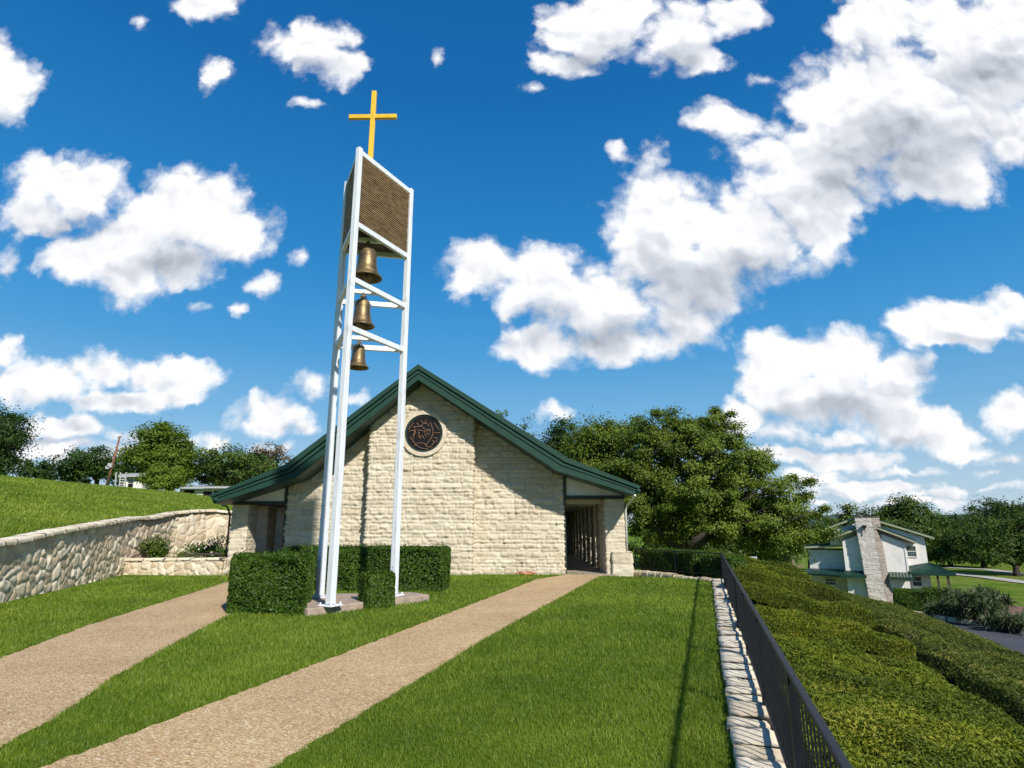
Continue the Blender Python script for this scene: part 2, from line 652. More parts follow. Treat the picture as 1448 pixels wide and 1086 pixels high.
def jag(poly, step=.07, amp=.028, seed=3):
    """subdivide a polygon outline and roughen it a little"""
    out = []
    rr = random.Random(seed)
    for (a, b) in zip(poly, poly[1:] + poly[:1]):
        L = math.hypot(b[0] - a[0], b[1] - a[1])
        k = max(1, int(L / step))
        for i in range(k):
            t = i / k
            out.append((a[0] + (b[0] - a[0]) * t + rr.uniform(-amp, amp), a[1] + (b[1] - a[1]) * t + rr.uniform(-amp, amp)))
    return out


def g2(u, v, z=0):
    return gp(u, v, z)[:2]


PATH_R = [(-5.15, 2.2), g2(60, 1086), g2(410, 953), g2(560, 896), g2(760, 819), (1.42, 22.45), (2.95, 22.45), g2(850, 814), g2(700, 896), g2(590, 963), g2(385, 1086), (-3.45, 2.2)]
PATH_L = [(-5.3, 6.0 - 2.6), (-9.4, 3.4), (-7.9, 6.3), g2(0, 931), g2(126, 884), g2(329, 821), (-9.9, 22.6), (-8.85, 22.6), (-8.2, 19.5), (-7.0, 16.2), g2(329, 867), g2(242, 913), g2(160, 959), g2(116, 990), g2(77, 1017), g2(0, 1058)]
sheet('path', jag(PATH_R), .006, M['path'], 'tan pebble path leading straight to the covered walkway', 'path')
sheet('path', jag(PATH_L, seed=8), .006, M['path_pale'], 'pinkish pebble path curving along the left lawn to the chapel', 'path')


def inpoly(x, y, poly):
    c = np.zeros(len(x), bool)
    n = len(poly)
    for i in range(n):
        x0, y0 = poly[i]
        x1, y1 = poly[(i + 1) % n]
        cond = ((y0 > y) != (y1 > y)) & (x < (x1 - x0) * (y - y0) / (y1 - y0 + 1e-12) + x0)
        c ^= cond
    return c


# ------------------------------------------------------------------ leaf cloud generator
def leaf_mesh(name, P, Nn, size, tone, aspect=.5, spread=.8, lift=0.0):
    """P points, Nn outward normals; one folded rhombus leaf per point"""
    n = len(P)
    d = Nn + rng.normal(0, spread, (n, 3))
    d /= np.linalg.norm(d, axis=1, keepdims=True) + 1e-9
    r = rng.normal(0, 1, (n, 3))
    t = np.cross(d, r)
    t /= np.linalg.norm(t, axis=1, keepdims=True) + 1e-9     # leaf length direction
    w = np.cross(d, t)
    s = (np.asarray(size) * rng.uniform(.65, 1.35, n))[:, None]
    fold = d * s * rng.uniform(-.05, .25, (n, 1))
    a = P - t * s * .5
    b = P + w * s * aspect * .5 + fold - t * s * .05
    c = P + t * s * .5 + d * s * rng.uniform(-.2, .2, (n, 1))
    e = P - w * s * aspect * .5 + fold - t * s * .05
    V = np.stack([a, b, c, e], 1).reshape(-1, 3)
    i = np.arange(n) * 4
    Fc = np.concatenate([np.stack([i, i + 1, i + 2], 1), np.stack([i, i + 2, i + 3], 1)], 0)
    return nmesh(name, V, Fc, {'tone': np.repeat(tone, 4)})


def box_hedge(name, label, c, hx, hy, z0, z1, rz, n, leaf=.055, group=None, cat='hedge', mat='hedge_leaf', bulge=.06, rnd=.12, shear=0.0):
    t = thing(name, label, cat, (c[0], c[1], z0), rz, group)
    H = z1 - z0
    areas = np.array([4 * hx * hy * 1.3, 2 * hx * H, 2 * hx * H * .6, 2 * hy * H, 2 * hy * H])
    k = rng.choice(5, n, p=areas / areas.sum())
    a, b = rng.uniform(-1, 1, n), rng.uniform(0, 1, n)
    P = np.zeros((n, 3))
    N = np.zeros((n, 3))
    top = k == 0
    P[top] = np.stack([a[top] * hx, rng.uniform(-hy, hy, top.sum()), np.full(top.sum(), H)], 1)
    N[top] = (0, 0, 1)
    for kk, sy in ((1, -1), (2, 1)):
        q = k == kk
        P[q] = np.stack([a[q] * hx, np.full(q.sum(), sy * hy), b[q] * H], 1)
        N[q] = (0, sy, .25)
    for kk, sx in ((3, -1), (4, 1)):
        q = k == kk
        P[q] = np.stack([np.full(q.sum(), sx * hx), a[q] * hy, b[q] * H], 1)
        N[q] = (sx, 0, .25)
    # lumps + depth jitter + rounding of the arrises
    lump = fbm(P[:, 0] * 2.6 + P[:, 2] * 1.7 + 50, P[:, 1] * 2.6 + P[:, 2] * 2.1 + 50, 3, 3) - .5
    P += N * (lump * bulge * 3.2)[:, None]
    P -= N * (rng.exponential(.5, n) * .055)[:, None]
    ex = np.maximum(np.abs(P[:, 0]) - (hx - rnd), 0) / rnd
    ey = np.maximum(np.abs(P[:, 1]) - (hy - rnd), 0) / rnd
    ez = np.maximum(P[:, 2] - (H - rnd), 0) / rnd
    m2 = np.sqrt(ex ** 2 + ey ** 2 + ez ** 2)
    sh = np.where(m2 > 1, 1 - 1 / np.maximum(m2, 1), 0)
    P[:, 0] -= np.sign(P[:, 0]) * ex * rnd * sh
    P[:, 1] -= np.sign(P[:, 1]) * ey * rnd * sh
    P[:, 2] -= ez * rnd * sh
    # ragged foot, a few stray shoots on top
    P[:, 2] = np.maximum(P[:, 2], .02 + .09 * rng.uniform(0, 1, n))
    stray = top & (rng.uniform(0, 1, n) < .08)
    P[stray, 2] += rng.exponential(.03, stray.sum())
    P[:, 0] += shear * P[:, 1]
    tone = np.clip(.42 + rng.normal(0, .17, n) + lump * .5, 0, 1)
    add('foliage', leaf_mesh('hedge_foliage', P, N, leaf, tone, .55, .55), M[mat], t)
    i = .13
    add_core = MB().box(-hx + i, hx - i, -hy + i, hy - i, .03, H - i)
    add_core.v = [(p[0] + shear * p[1], p[1], p[2]) for p in add_core.v]
    add_core.build('twigs', M['twig'], t)
    return t


# ------------------------------------------------------------------ trees
def crown_points(ells, ncl, seed, outer=2.2, gap=.0):
    r = np.random.default_rng(seed)
    vols = np.array([e[3] * e[4] * e[5] for e in ells])
    k = r.choice(len(ells), ncl, p=vols / vols.sum())
    E = np.array(ells)[k]
    d = r.normal(0, 1, (ncl, 3))
    d /= np.linalg.norm(d, axis=1, keepdims=True)
    rad = r.uniform(0, 1, ncl) ** (1 / outer) * r.uniform(.86, 1.10, ncl)
    P = E[:, :3] + d * E[:, 3:6] * rad[:, None]
    return P, d


def make_tree(ells, ncl, nleaf, leaf, clr, trunk_h, trunk_r, seed, limbs=7, flat=.6, tone0=.42, base=(0, 0, 0), lean=(0, 0), outer=2.2, minz=.4, up=.5):
    r = np.random.default_rng(seed)
    C, D = crown_points(ells, ncl, seed, outer)
    C[:, 2] = np.maximum(C[:, 2], minz + r.uniform(0, .6, ncl))
    per = r.poisson(nleaf / ncl, ncl)
    own = np.repeat(np.arange(ncl), per)
    n = len(own)
    cs = clr * r.uniform(.55, 1.35, ncl)
    off = r.normal(0, .5, (n, 3)) * cs[own][:, None]
    off[:, 2] *= flat
    P = C[own] + off
    N = D[own] * .6 + np.array((0, 0, up)) + off / (cs[own][:, None] + 1e-6) * .5
    ct = r.normal(0, .13, ncl)
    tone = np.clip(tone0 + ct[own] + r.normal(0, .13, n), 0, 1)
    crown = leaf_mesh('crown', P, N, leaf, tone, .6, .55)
    mb = MB()
    top = np.array((lean[0], lean[1], trunk_h))
    pts = [np.array((0, 0, -.3)), np.array((lean[0] * .2, lean[1] * .2, trunk_h * .35)), np.array((lean[0] * .6, lean[1] * .6, trunk_h * .7)), top]
    mb.tube(pts, [trunk_r * 1.5, trunk_r * 1.05, trunk_r * .92, trunk_r * .85], 10)
    seeds = C[r.choice(ncl, min(limbs, ncl), replace=False)]
    lab = np.argmin(((C[:, None] - seeds[None]) ** 2).sum(2), 1)
    for L in range(len(seeds)):
        mem = C[lab == L]
        if len(mem) == 0:
            continue
        cen = mem.mean(0)
        e = top + (cen - top) * .95
        mid1 = top + (e - top) * .35 + np.array((r.normal(0, .12), r.normal(0, .12), .10)) * np.linalg.norm(e - top)
        mid2 = top + (e - top) * .70 + np.array((r.normal(0, .10), r.normal(0, .10), .08)) * np.linalg.norm(e - top)
        lp = [top - np.array((0, 0, trunk_h * .12)), mid1, mid2, e]
        mb.tube(lp, [trunk_r * .55, trunk_r * .36, trunk_r * .24, trunk_r * .12], 7)
        for q in mem[r.permutation(len(mem))[:26]]:
            tt = r.uniform(.3, 1.0)
            seg = min(int(tt * 3), 2)
            f = tt * 3 - seg
            st = lp[seg] * (1 - f) + lp[seg + 1] * f
            mm = (st + q) / 2 + r.normal(0, .09, 3) * np.linalg.norm(q - st)
            mb.tube([st, mm, q], [trunk_r * .13, trunk_r * .08, trunk_r * .03], 5)
    me = bpy.data.meshes.new('trunk')
    me.from_pydata([tuple(map(float, v)) for v in mb.v], [], mb.f)
    for p in me.polygons:
        p.use_smooth = True
    me.update()
    return me, crown


def place_tree(name, label, meshes, loc, rz=0.0, sc=1.0, leafmat='tree_leaf', group=None, cat='tree'):
    t = thing(name, label, cat, loc, rz, group)
    t.scale = (sc, sc, sc) if not hasattr(sc, '__len__') else sc
    tr = bpy.data.objects.new('trunk', meshes[0])
    link(tr, t)
    cr = bpy.data.objects.new('crown', meshes[1])
    link(cr, t)
    for o, m in ((tr, 'bark'), (cr, leafmat)):
        if not o.data.materials:
            o.data.materials.append(M[m])
        o.material_slots[0].link = 'OBJECT'
        o.material_slots[0].material = M[m]
    return t

# ------------------------------------------------------------------ camera
cam_d = bpy.data.cameras.new('camera')
cam = link(bpy.data.objects.new('camera', cam_d))
cam_d.sensor_width = 36.0
cam_d.lens = F_PX / 1448.0 * 36.0
cam_d.clip_start = .05
cam_d.clip_end = 12000
cam.location = (0, 0, EYE)
cam.rotation_euler = (R(90) + PITCH, 0, YAW)
SC.camera = cam

# ------------------------------------------------------------------ sun and sky
SUN_DIR = np.array((.40, -.70, .64))
SUN_DIR = SUN_DIR / np.linalg.norm(SUN_DIR)
sd = bpy.data.lights.new('sun', 'SUN')
sd.energy = 5.0
sd.angle = R(1.8)
sd.color = (1.0, .955, .88)
sun = link(bpy.data.objects.new('sun', sd))
from mathutils import Vector
sun.rotation_euler = Vector(SUN_DIR).to_track_quat('Z', 'Y').to_euler()

CLOUDS = [
    # big left cloud
    (75, 245, 62, 42), (130, 265, 55, 48), (55, 300, 52, 38), (270, 300, 88, 55), (335, 325, 62, 48), (190, 380, 62, 42), (130, 365, 75, 36), (255, 365, 62, 36), (185, 330, 60, 30),
    # big diagonal cloud
    (680, 385, 58, 42), (755, 400, 72, 52), (850, 425, 85, 55), (930, 320, 78, 95), (985, 390, 95, 72), (1050, 325, 105, 75), (1130, 250, 110, 85), (1205, 165, 95, 95), (1290, 150, 120, 105), (1395, 90, 110, 125), (1330, 235, 95, 58), (1440, 190, 70, 50), (760, 490, 66, 30), (865, 488, 95, 34), (960, 455, 62, 34), (1022, 172, 42, 30), (1240, 25, 65, 40), (1160, 330, 60, 45), (1450, 30, 90, 80),
    # top centre
    (830, 45, 72, 48), (795, 92, 50, 22), (960, 45, 58, 48), (1040, 20, 55, 32), (880, 5, 70, 30), (1000, 85, 40, 20),
    # top left
    (440, 62, 62, 34), (485, 92, 36, 30), (390, 55, 30, 20), (290, 14, 46, 24), (300, 100, 18, 26), (432, 145, 30, 10),
    (15, 120, 42, 46), (-5, 85, 28, 40), (5, 372, 18, 22),
    # left band
    (60, 540, 72, 32), (150, 525, 62, 30), (232, 530, 68, 32), (185, 562, 100, 18), (5, 495, 20, 22), (95, 600, 62, 20), (60, 635, 80, 16), (200, 640, 50, 14), (300, 620, 26, 12),
    (380, 588, 54, 28), (430, 602, 34, 16), (348, 600, 28, 16), (450, 550, 36, 18), (500, 562, 22, 12), (380, 635, 40, 10), (225, 612, 60, 10),
    # right cumulus
    (1110, 510, 58, 48), (1190, 508, 74, 46), (1270, 535, 54, 36), (1150, 560, 95, 36), (1240, 575, 74, 24), (1085, 550, 44, 30),
    (1310, 455, 52, 32), (1380, 455, 64, 36), (1435, 432, 44, 26), (1340, 482, 64, 18),
    (1040, 590, 38, 26), (1095, 607, 44, 20), (1290, 605, 74, 32), (1345, 617, 44, 22), (1430, 585, 50, 34),
    (1110, 640, 74, 13), (1185, 645, 64, 15), (1230, 682, 90, 10), (1150, 668, 44, 10), (1330, 692, 66, 7), (1400, 668, 20, 8), (1290, 660, 60, 7), (1400, 690, 50, 6),
    (1180, 615, 60, 12), (1370, 640, 50, 10), (1250, 645, 60, 9), (1180, 690, 70, 8), (1420, 650, 40, 9), (1300, 705, 90, 7), (1150, 705, 60, 7), (120, 655, 60, 9), (20, 650, 40, 10),
    (790, 588, 30, 13), (700, 600, 30, 10),
    # small wisps
    (380, 400, 20, 22), (420, 366, 14, 14), (275, 432, 22, 14), (347, 436, 13, 12), (870, 216, 20, 11), (757, 131, 16, 9), (1065, 105, 22, 10), (615, 80, 10, 12), (200, 42, 14, 12),
]
w = bpy.data.worlds.new('World')
SC.world = w
w.use_nodes = True
wt = w.node_tree
wt.nodes.clear()


def wn(typ, **kw):
    nd = wt.nodes.new(typ)
    for k, v in kw.items():
        setattr(nd, k, v)
    return nd


def wset(inp, v):
    if isinstance(v, bpy.types.NodeSocket):
        wt.links.new(v, inp)
    else:
        inp.default_value = v


def wmath(op, a, b=0.0, c=0.0, clamp=False):
    nd = wn('ShaderNodeMath', operation=op, use_clamp=clamp)
    for i, v in enumerate((a, b, c)):
        wset(nd.inputs[i], v)
    return nd.outputs[0]


def wvec(op, a, b=(0, 0, 0), c=(0, 0, 0), out=0):
    nd = wn('ShaderNodeVectorMath', operation=op)
    wset(nd.inputs[0], a)
    wset(nd.inputs[1], b)
    if op == 'MULTIPLY_ADD':
        wset(nd.inputs[2], c)
    return nd.outputs['Value' if op in ('LENGTH', 'DOT_PRODUCT') else 'Vector']


def wnoise(vec, scale, detail, rough, out='Fac'):
    nd = wn('ShaderNodeTexNoise')
    nd.inputs['Scale'].default_value = scale
    nd.inputs['Detail'].default_value = detail
    nd.inputs['Roughness'].default_value = rough
    wt.links.new(vec, nd.inputs['Vector'])
    return nd.outputs[out]


def wsmooth(v, lo, hi, a=0.0, b=1.0):
    nd = wn('ShaderNodeMapRange', interpolation_type='SMOOTHSTEP')
    wset(nd.inputs['Value'], v)
    nd.inputs['From Min'].default_value = lo
    nd.inputs['From Max'].default_value = hi
    nd.inputs['To Min'].default_value = a
    nd.inputs['To Max'].default_value = b
    return nd.outputs['Result']


BG = .11
tc = wn('ShaderNodeTexCoord')
D = tc.outputs['Generated']
sky = wn('ShaderNodeTexSky', sky_type='NISHITA')
sky.sun_disc = False
el = math.asin(SUN_DIR[2])
sky.sun_elevation = el
sky.sun_rotation = math.atan2(SUN_DIR[0], SUN_DIR[1])
sky.altitude = 300
sky.air_density = 1.0
sky.dust_density = .6
sky.ozone_density = 2.5
hs = wn('ShaderNodeHueSaturation')
hs.inputs['Hue'].default_value = .5
hs.inputs['Saturation'].default_value = 1.28
hs.inputs['Value'].default_value = .92
wt.links.new(sky.outputs[0], hs.inputs['Color'])
sp = wn('ShaderNodeSeparateXYZ')
wt.links.new(D, sp.inputs[0])
skr = wn('ShaderNodeValToRGB')
STOPS = [(0, (.50, .63, .76)), (.07, (.39, .57, .75)), (.16, (.19, .45, .72)), (.27, (.066, .335, .68)), (.40, (.022, .245, .60)), (.62, (.007, .145, .44)), (1, (.004, .09, .33))]
while len(skr.color_ramp.elements) < len(STOPS):
    skr.color_ramp.elements.new(.5)
for e_, (p_, c_) in zip(skr.color_ramp.elements, STOPS):
    e_.position = p_
    e_.color = (c_[0] * .84, c_[1] * .84, c_[2] * .84, 1)
wt.links.new(sp.outputs['Z'], skr.inputs[0])
sk2 = wn('ShaderNodeMix', data_type='RGBA', blend_type='MULTIPLY')
sk2.inputs[0].default_value = 1
wt.links.new(skr.outputs[0], sk2.inputs[6])
sk2.inputs[7].default_value = (1 / BG, 1 / BG, 1 / BG, 1)
sk3 = wn('ShaderNodeMix', data_type='RGBA')
sk3.inputs[0].default_value = .85
wt.links.new(hs.outputs[0], sk3.inputs[6])
wt.links.new(sk2.outputs[2], sk3.inputs[7])
SKYC = sk3.outputs[2]

yy = wmath('MAXIMUM', sp.outputs['Y'], .04)
cb = wn('ShaderNodeCombineXYZ')
wt.links.new(wmath('DIVIDE', sp.outputs['X'], yy), cb.inputs[0])
wt.links.new(wmath('DIVIDE', sp.outputs['Z'], yy), cb.inputs[1])
P0 = cb.outputs[0]
# two-scale domain warp gives the cauliflower rims
w1 = wnoise(P0, 5.0, 4, .6, 'Color')
w2 = wnoise(P0, 19.0, 4, .65, 'Color')
P1 = wvec('ADD', P0, wvec('MULTIPLY_ADD', w1, (.10, .085, 0), (-.05, -.0425, 0)))
P1 = wvec('ADD', P1, wvec('MULTIPLY_ADD', w2, (.040, .034, 0), (-.020, -.017, 0)))


BASES = [(985, 405, 110, 62), (1060, 375, 80, 45), (1275, 215, 170, 75), (1180, 260, 90, 50), (860, 470, 130, 34), (780, 440, 60, 30), (240, 365, 110, 36), (110, 320, 80, 26), (1170, 580, 130, 22), (1270, 560, 60, 18), (1370, 488, 90, 18),
         (150, 562, 150, 16), (390, 604, 60, 13), (840, 85, 80, 26), (975, 75, 60, 24), (1300, 628, 80, 14), (1400, 100, 80, 40), (450, 92, 60, 18), (80, 622, 90, 10)]


def field(Pv, blobs=CLOUDS):
    acc = None
    for (cx, cy_, rx, ry) in blobs:
        c = ray(cx, cy_)
        c = (c[0] / c[1], c[2] / c[1])
        a = ray(cx + rx, cy_)
        b = ray(cx, cy_ - ry)
        ru = abs(a[0] / a[1] - c[0])
        rv = abs(b[2] / b[1] - c[1])
        q = wvec('MULTIPLY_ADD', Pv, (1 / ru, 1 / rv, 0), (-c[0] / ru, -c[1] / rv, 0))
        d = wvec('LENGTH', q)
        if blobs is CLOUDS and rx * ry < 900:
            d = wmath('MULTIPLY_ADD', d, .40, .70) if rx * ry < 420 else wmath('MULTIPLY_ADD', d, .55, .52)
        acc = d if acc is None else wmath('SMOOTH_MIN', acc, d, .22)
    return wmath('SUBTRACT', 1.0, acc)


f0 = field(P1)
P2 = wvec('ADD', P1, (.015, .085, 0))
f1 = field(P2)


def puff(Pv):
    a = wnoise(Pv, 6.0, 7, .60)
    v = wn('ShaderNodeTexVoronoi', feature='SMOOTH_F1')
    v.inputs['Scale'].default_value = 17
    v.inputs['Smoothness'].default_value = .35
    v.inputs['Detail'].default_value = 1.0
    v.inputs['Roughness'].default_value = .55
    wt.links.new(Pv, v.inputs['Vector'])
    return wmath('ADD', wmath('MULTIPLY', wmath('SUBTRACT', a, .5), 1.15), wmath('MULTIPLY', wmath('SUBTRACT', .40, v.outputs['Distance']), .55))


n0 = puff(P1)
nl = puff(wvec('ADD', P1, (.007, .016, 0)))
fine = wnoise(P0, 42.0, 4, .65)
dens = wmath('ADD', wmath('ADD', f0, n0), wmath('MULTIPLY_ADD', fine, .42, .03))
alpha = wsmooth(dens, -.16, .40)
alpha = wmath('MULTIPLY', alpha, wsmooth(sp.outputs['Y'], .04, .12))
relief = wmath('MULTIPLY', wmath('SUBTRACT', n0, nl), .85)
shade = wsmooth(wmath('ADD', f1, wmath('MULTIPLY', n0, .35)), .0, .70)
base = wsmooth(wmath('ADD', field(wvec('ADD', P0, wvec('MULTIPLY_ADD', w1, (.16, .13, 0), (-.08, -.065, 0))), BASES), wmath('MULTIPLY', n0, .16)), -.10, .80)
lit = wmath('SUBTRACT', .95, wmath('MULTIPLY', shade, .28))
lit = wmath('SUBTRACT', lit, wmath('MULTIPLY', base, .40))
lit = wmath('ADD', lit, relief, clamp=True)
cr = wn('ShaderNodeValToRGB')
cr.color_ramp.elements[0].position = .08
cr.color_ramp.elements[0].color = (.36, .40, .46, 1)
cr.color_ramp.elements[1].position = .95
cr.color_ramp.elements[1].color = (1.0, 1.0, 1.0, 1)
e = cr.color_ramp.elements.new(.6)
e.color = (.70, .735, .79, 1)
wt.links.new(lit, cr.inputs[0])
gain = wn('ShaderNodeMix', data_type='RGBA', blend_type='MULTIPLY')
gain.inputs[0].default_value = 1
wt.links.new(cr.outputs[0], gain.inputs[6])
gain.inputs[7].default_value = (.86 / BG, .86 / BG, .87 / BG, 1)
mx = wn('ShaderNodeMix', data_type='RGBA')
wt.links.new(alpha, mx.inputs[0])
wt.links.new(SKYC, mx.inputs[6])
wt.links.new(gain.outputs[2], mx.inputs[7])
bg = wn('ShaderNodeBackground')
bg.inputs['Strength'].default_value = BG
wt.links.new(mx.outputs[2], bg.inputs['Color'])
wo = wn('ShaderNodeOutputWorld')
wt.links.new(bg.outputs[0], wo.inputs['Surface'])
w.cycles.sampling_method = 'MANUAL'
w.cycles.sample_map_resolution = 256

SC.view_settings.view_transform = 'Standard'
SC.view_settings.look = 'None'
SC.view_settings.exposure = .30
SC.view_settings.gamma = 1
SC.cycles.max_bounces = 6
SC.cycles.diffuse_bounces = 3
SC.cycles.glossy_bounces = 3
SC.cycles.transmission_bounces = 3
SC.cycles.use_denoising = True


# ------------------------------------------------------------------ relief stone walls
def stone_height(u, z, style, seed, scale=1.0):
    r = np.random.default_rng(seed)
    if style == 'coursed':
        zw = z + .022 * (fbm(u * 1.1 + seed, z * 1.1, seed, 2) - .5) * 2
        uw = u + .016 * (fbm(u * 3 + 9, z * 3, seed + 3, 2) - .5) * 2
        zb = [-.3]
        while zb[-1] < z.max() + .6:
            zb.append(zb[-1] + r.choice([.085, .11, .14, .17, .20]) * scale)
        zb = np.array(zb)
        row = np.clip(np.searchsorted(zb, zw) - 1, 0, len(zb) - 2)
        dz = np.minimum(zw - zb[row], zb[row + 1] - zw)
        du = np.zeros_like(u)
        bid = np.zeros_like(u)
        prot = np.zeros_like(u)
        for k in range(len(zb) - 1):
            ub = [u.min() - r.uniform(.1, .5)]
            while ub[-1] < u.max() + .1:
                ub.append(ub[-1] + r.uniform(.20, .62) * scale)
            ub = np.array(ub)
            q = row == k
            if not q.any():
                continue
            i = np.clip(np.searchsorted(ub, uw[q]) - 1, 0, len(ub) - 2)
            du[q] = np.minimum(uw[q] - ub[i], ub[i + 1] - uw[q])
            bid[q] = r.uniform(0, 1, len(ub))[i]
            prot[q] = r.uniform(0, 1, len(ub))[i]
        e = np.minimum(dz, du)
        dome = sstep(0, .032, e)
        rock = fbm(u * 7 + bid * 40, z * 11 + bid * 70, seed + 5, 4, .55)
        h = dome * (.010 + .020 * prot + (rock - .35) * .062)
        mort = 1 - sstep(.004, .014, e)
        return h, mort, np.clip(.5 + (bid - .5) * .62, 0, 1)
    # rubble: jittered cells, anisotropic
    sx, sz = .50 * scale, .34 * scale
    uw = u + .05 * (fbm(u * 2.4 + 3, z * 2.4, seed, 2) - .5) * 2
    zw = z + .05 * (fbm(u * 2.4 + 30, z * 2.4 + 8, seed + 1, 2) - .5) * 2
    iu, iz = np.floor(uw / sx), np.floor(zw / sz)
    f1 = np.full(u.shape, 9.)
    f2 = np.full(u.shape, 9.)
    cid = np.zeros(u.shape)
    for a in (-1, 0, 1):
        for b in (-1, 0, 1):
            ci, cz = iu + a, iz + b
            pu = (ci + .08 + .84 * _h(ci, cz, seed)) * sx
            pz = (cz + .08 + .84 * _h(ci, cz, seed + 1)) * sz
            st = .65 + .8 * _h(ci, cz, seed + 4)
            d = np.sqrt(((uw - pu) * st) ** 2 + ((zw - pz) / (st * .9)) ** 2)
            idv = _h(ci, cz, seed + 2)
            nearer = d < f1
            f2 = np.where(nearer, f1, np.minimum(f2, d))
            cid = np.where(nearer, idv, cid)
            f1 = np.where(nearer, d, f1)
    e = (f2 - f1) * .5
    dome = sstep(0, .05, e)
    rock = fbm(u * 6 + cid * 50, z * 6 + cid * 90, seed + 6, 4, .55)
    h = dome * (.02 + .035 * cid + (rock - .4) * .06)
    mort = 1 - sstep(.006, .022, e)
    return h, mort, np.clip(.5 + (cid - .5) * .95, 0, 1)


def stone_wrap(name, poly, z0, ztop, style, mat, parent=None, res=.035, seed=1, scale=1.0, closed=False, amp=1.0, zbase=None, shear=None, flat=None):
    """relief stone skin along an XY polyline (outward = right of travel); ztop / zbase may be functions of x, y"""
    pts = [np.array(p, float) for p in poly]
    if closed:
        pts.append(pts[0])
    X, U, NN = [], [], []
    u0 = 0.0
    segn = []
    for a, b in zip(pts[:-1], pts[1:]):
        d = (b - a) / np.linalg.norm(b - a)
        segn.append(np.array((d[1], -d[0])))
    for i, (a, b) in enumerate(zip(pts[:-1], pts[1:])):
        L = np.linalg.norm(b - a)
        k = max(1, int(round(L / res)))
        for j in range(k + (1 if i == len(pts) - 2 else 0)):
            t = j / k
            X.append(a + (b - a) * t)
            U.append(u0 + L * t)
            n = segn[i]
            if j == 0 and (i > 0 or closed):
                n = segn[i] + segn[i - 1]
                n = n / max(np.dot(n, n) ** .5, .3)
                n = n * 1.2
            if j == k and closed:
                n = segn[i] + segn[0]
                n = n / max(np.dot(n, n) ** .5, .3) * 1.2
            NN.append(n)
        u0 += L
    X, U, NN = np.array(X), np.array(U), np.array(NN)
    top = ztop(X[:, 0], X[:, 1]) if callable(ztop) else np.full(len(X), float(ztop))
    bot = zbase(X[:, 0], X[:, 1]) if callable(zbase) else np.full(len(X), float(z0))
    nz = int((top.max() - bot.min()) / res) + 2
    zg = bot.min() + np.arange(nz) * res
    Ug, Zg = np.meshgrid(U, zg)
    h, mort, tone = stone_height(Ug, Zg, style, seed, scale)
    Zc = np.minimum(Zg, top[None, :])
    h = h * amp
    if flat is not None:
        inside = np.hypot(X[None, :, 0] - flat[0], Zg - flat[1]) < flat[2]
        h = np.where(inside, np.minimum(h, .02), h)
    if closed:
        h[:, -1], tone[:, -1], mort[:, -1] = h[:, 0], tone[:, 0], mort[:, 0]
    Px = X[None, :, 0] + NN[None, :, 0] * h
    Py = X[None, :, 1] + NN[None, :, 1] * h
    if shear is not None:
        Px = Px + shear[0] * (Zc - z0)
        Py = Py + shear[1] * (Zc - z0)
    V = np.stack([Px.ravel(), Py.ravel(), Zc.ravel()], 1)
    m = len(U)
    ii = np.arange(m * nz).reshape(nz, m)
    Q = np.stack([ii[:-1, :-1], ii[:-1, 1:], ii[1:, 1:], ii[1:, :-1]], 2)
    low = np.minimum(top[:-1], top[1:])
    keep = (zg[:-1, None] < np.maximum(top[:-1], top[1:])[None, :] - 1e-4)
    Q = Q[keep]
    me = nmesh(name, V, Q, {'tone': tone.ravel(), 'mortar': mort.ravel()})
    return add(name, me, M[mat], parent)


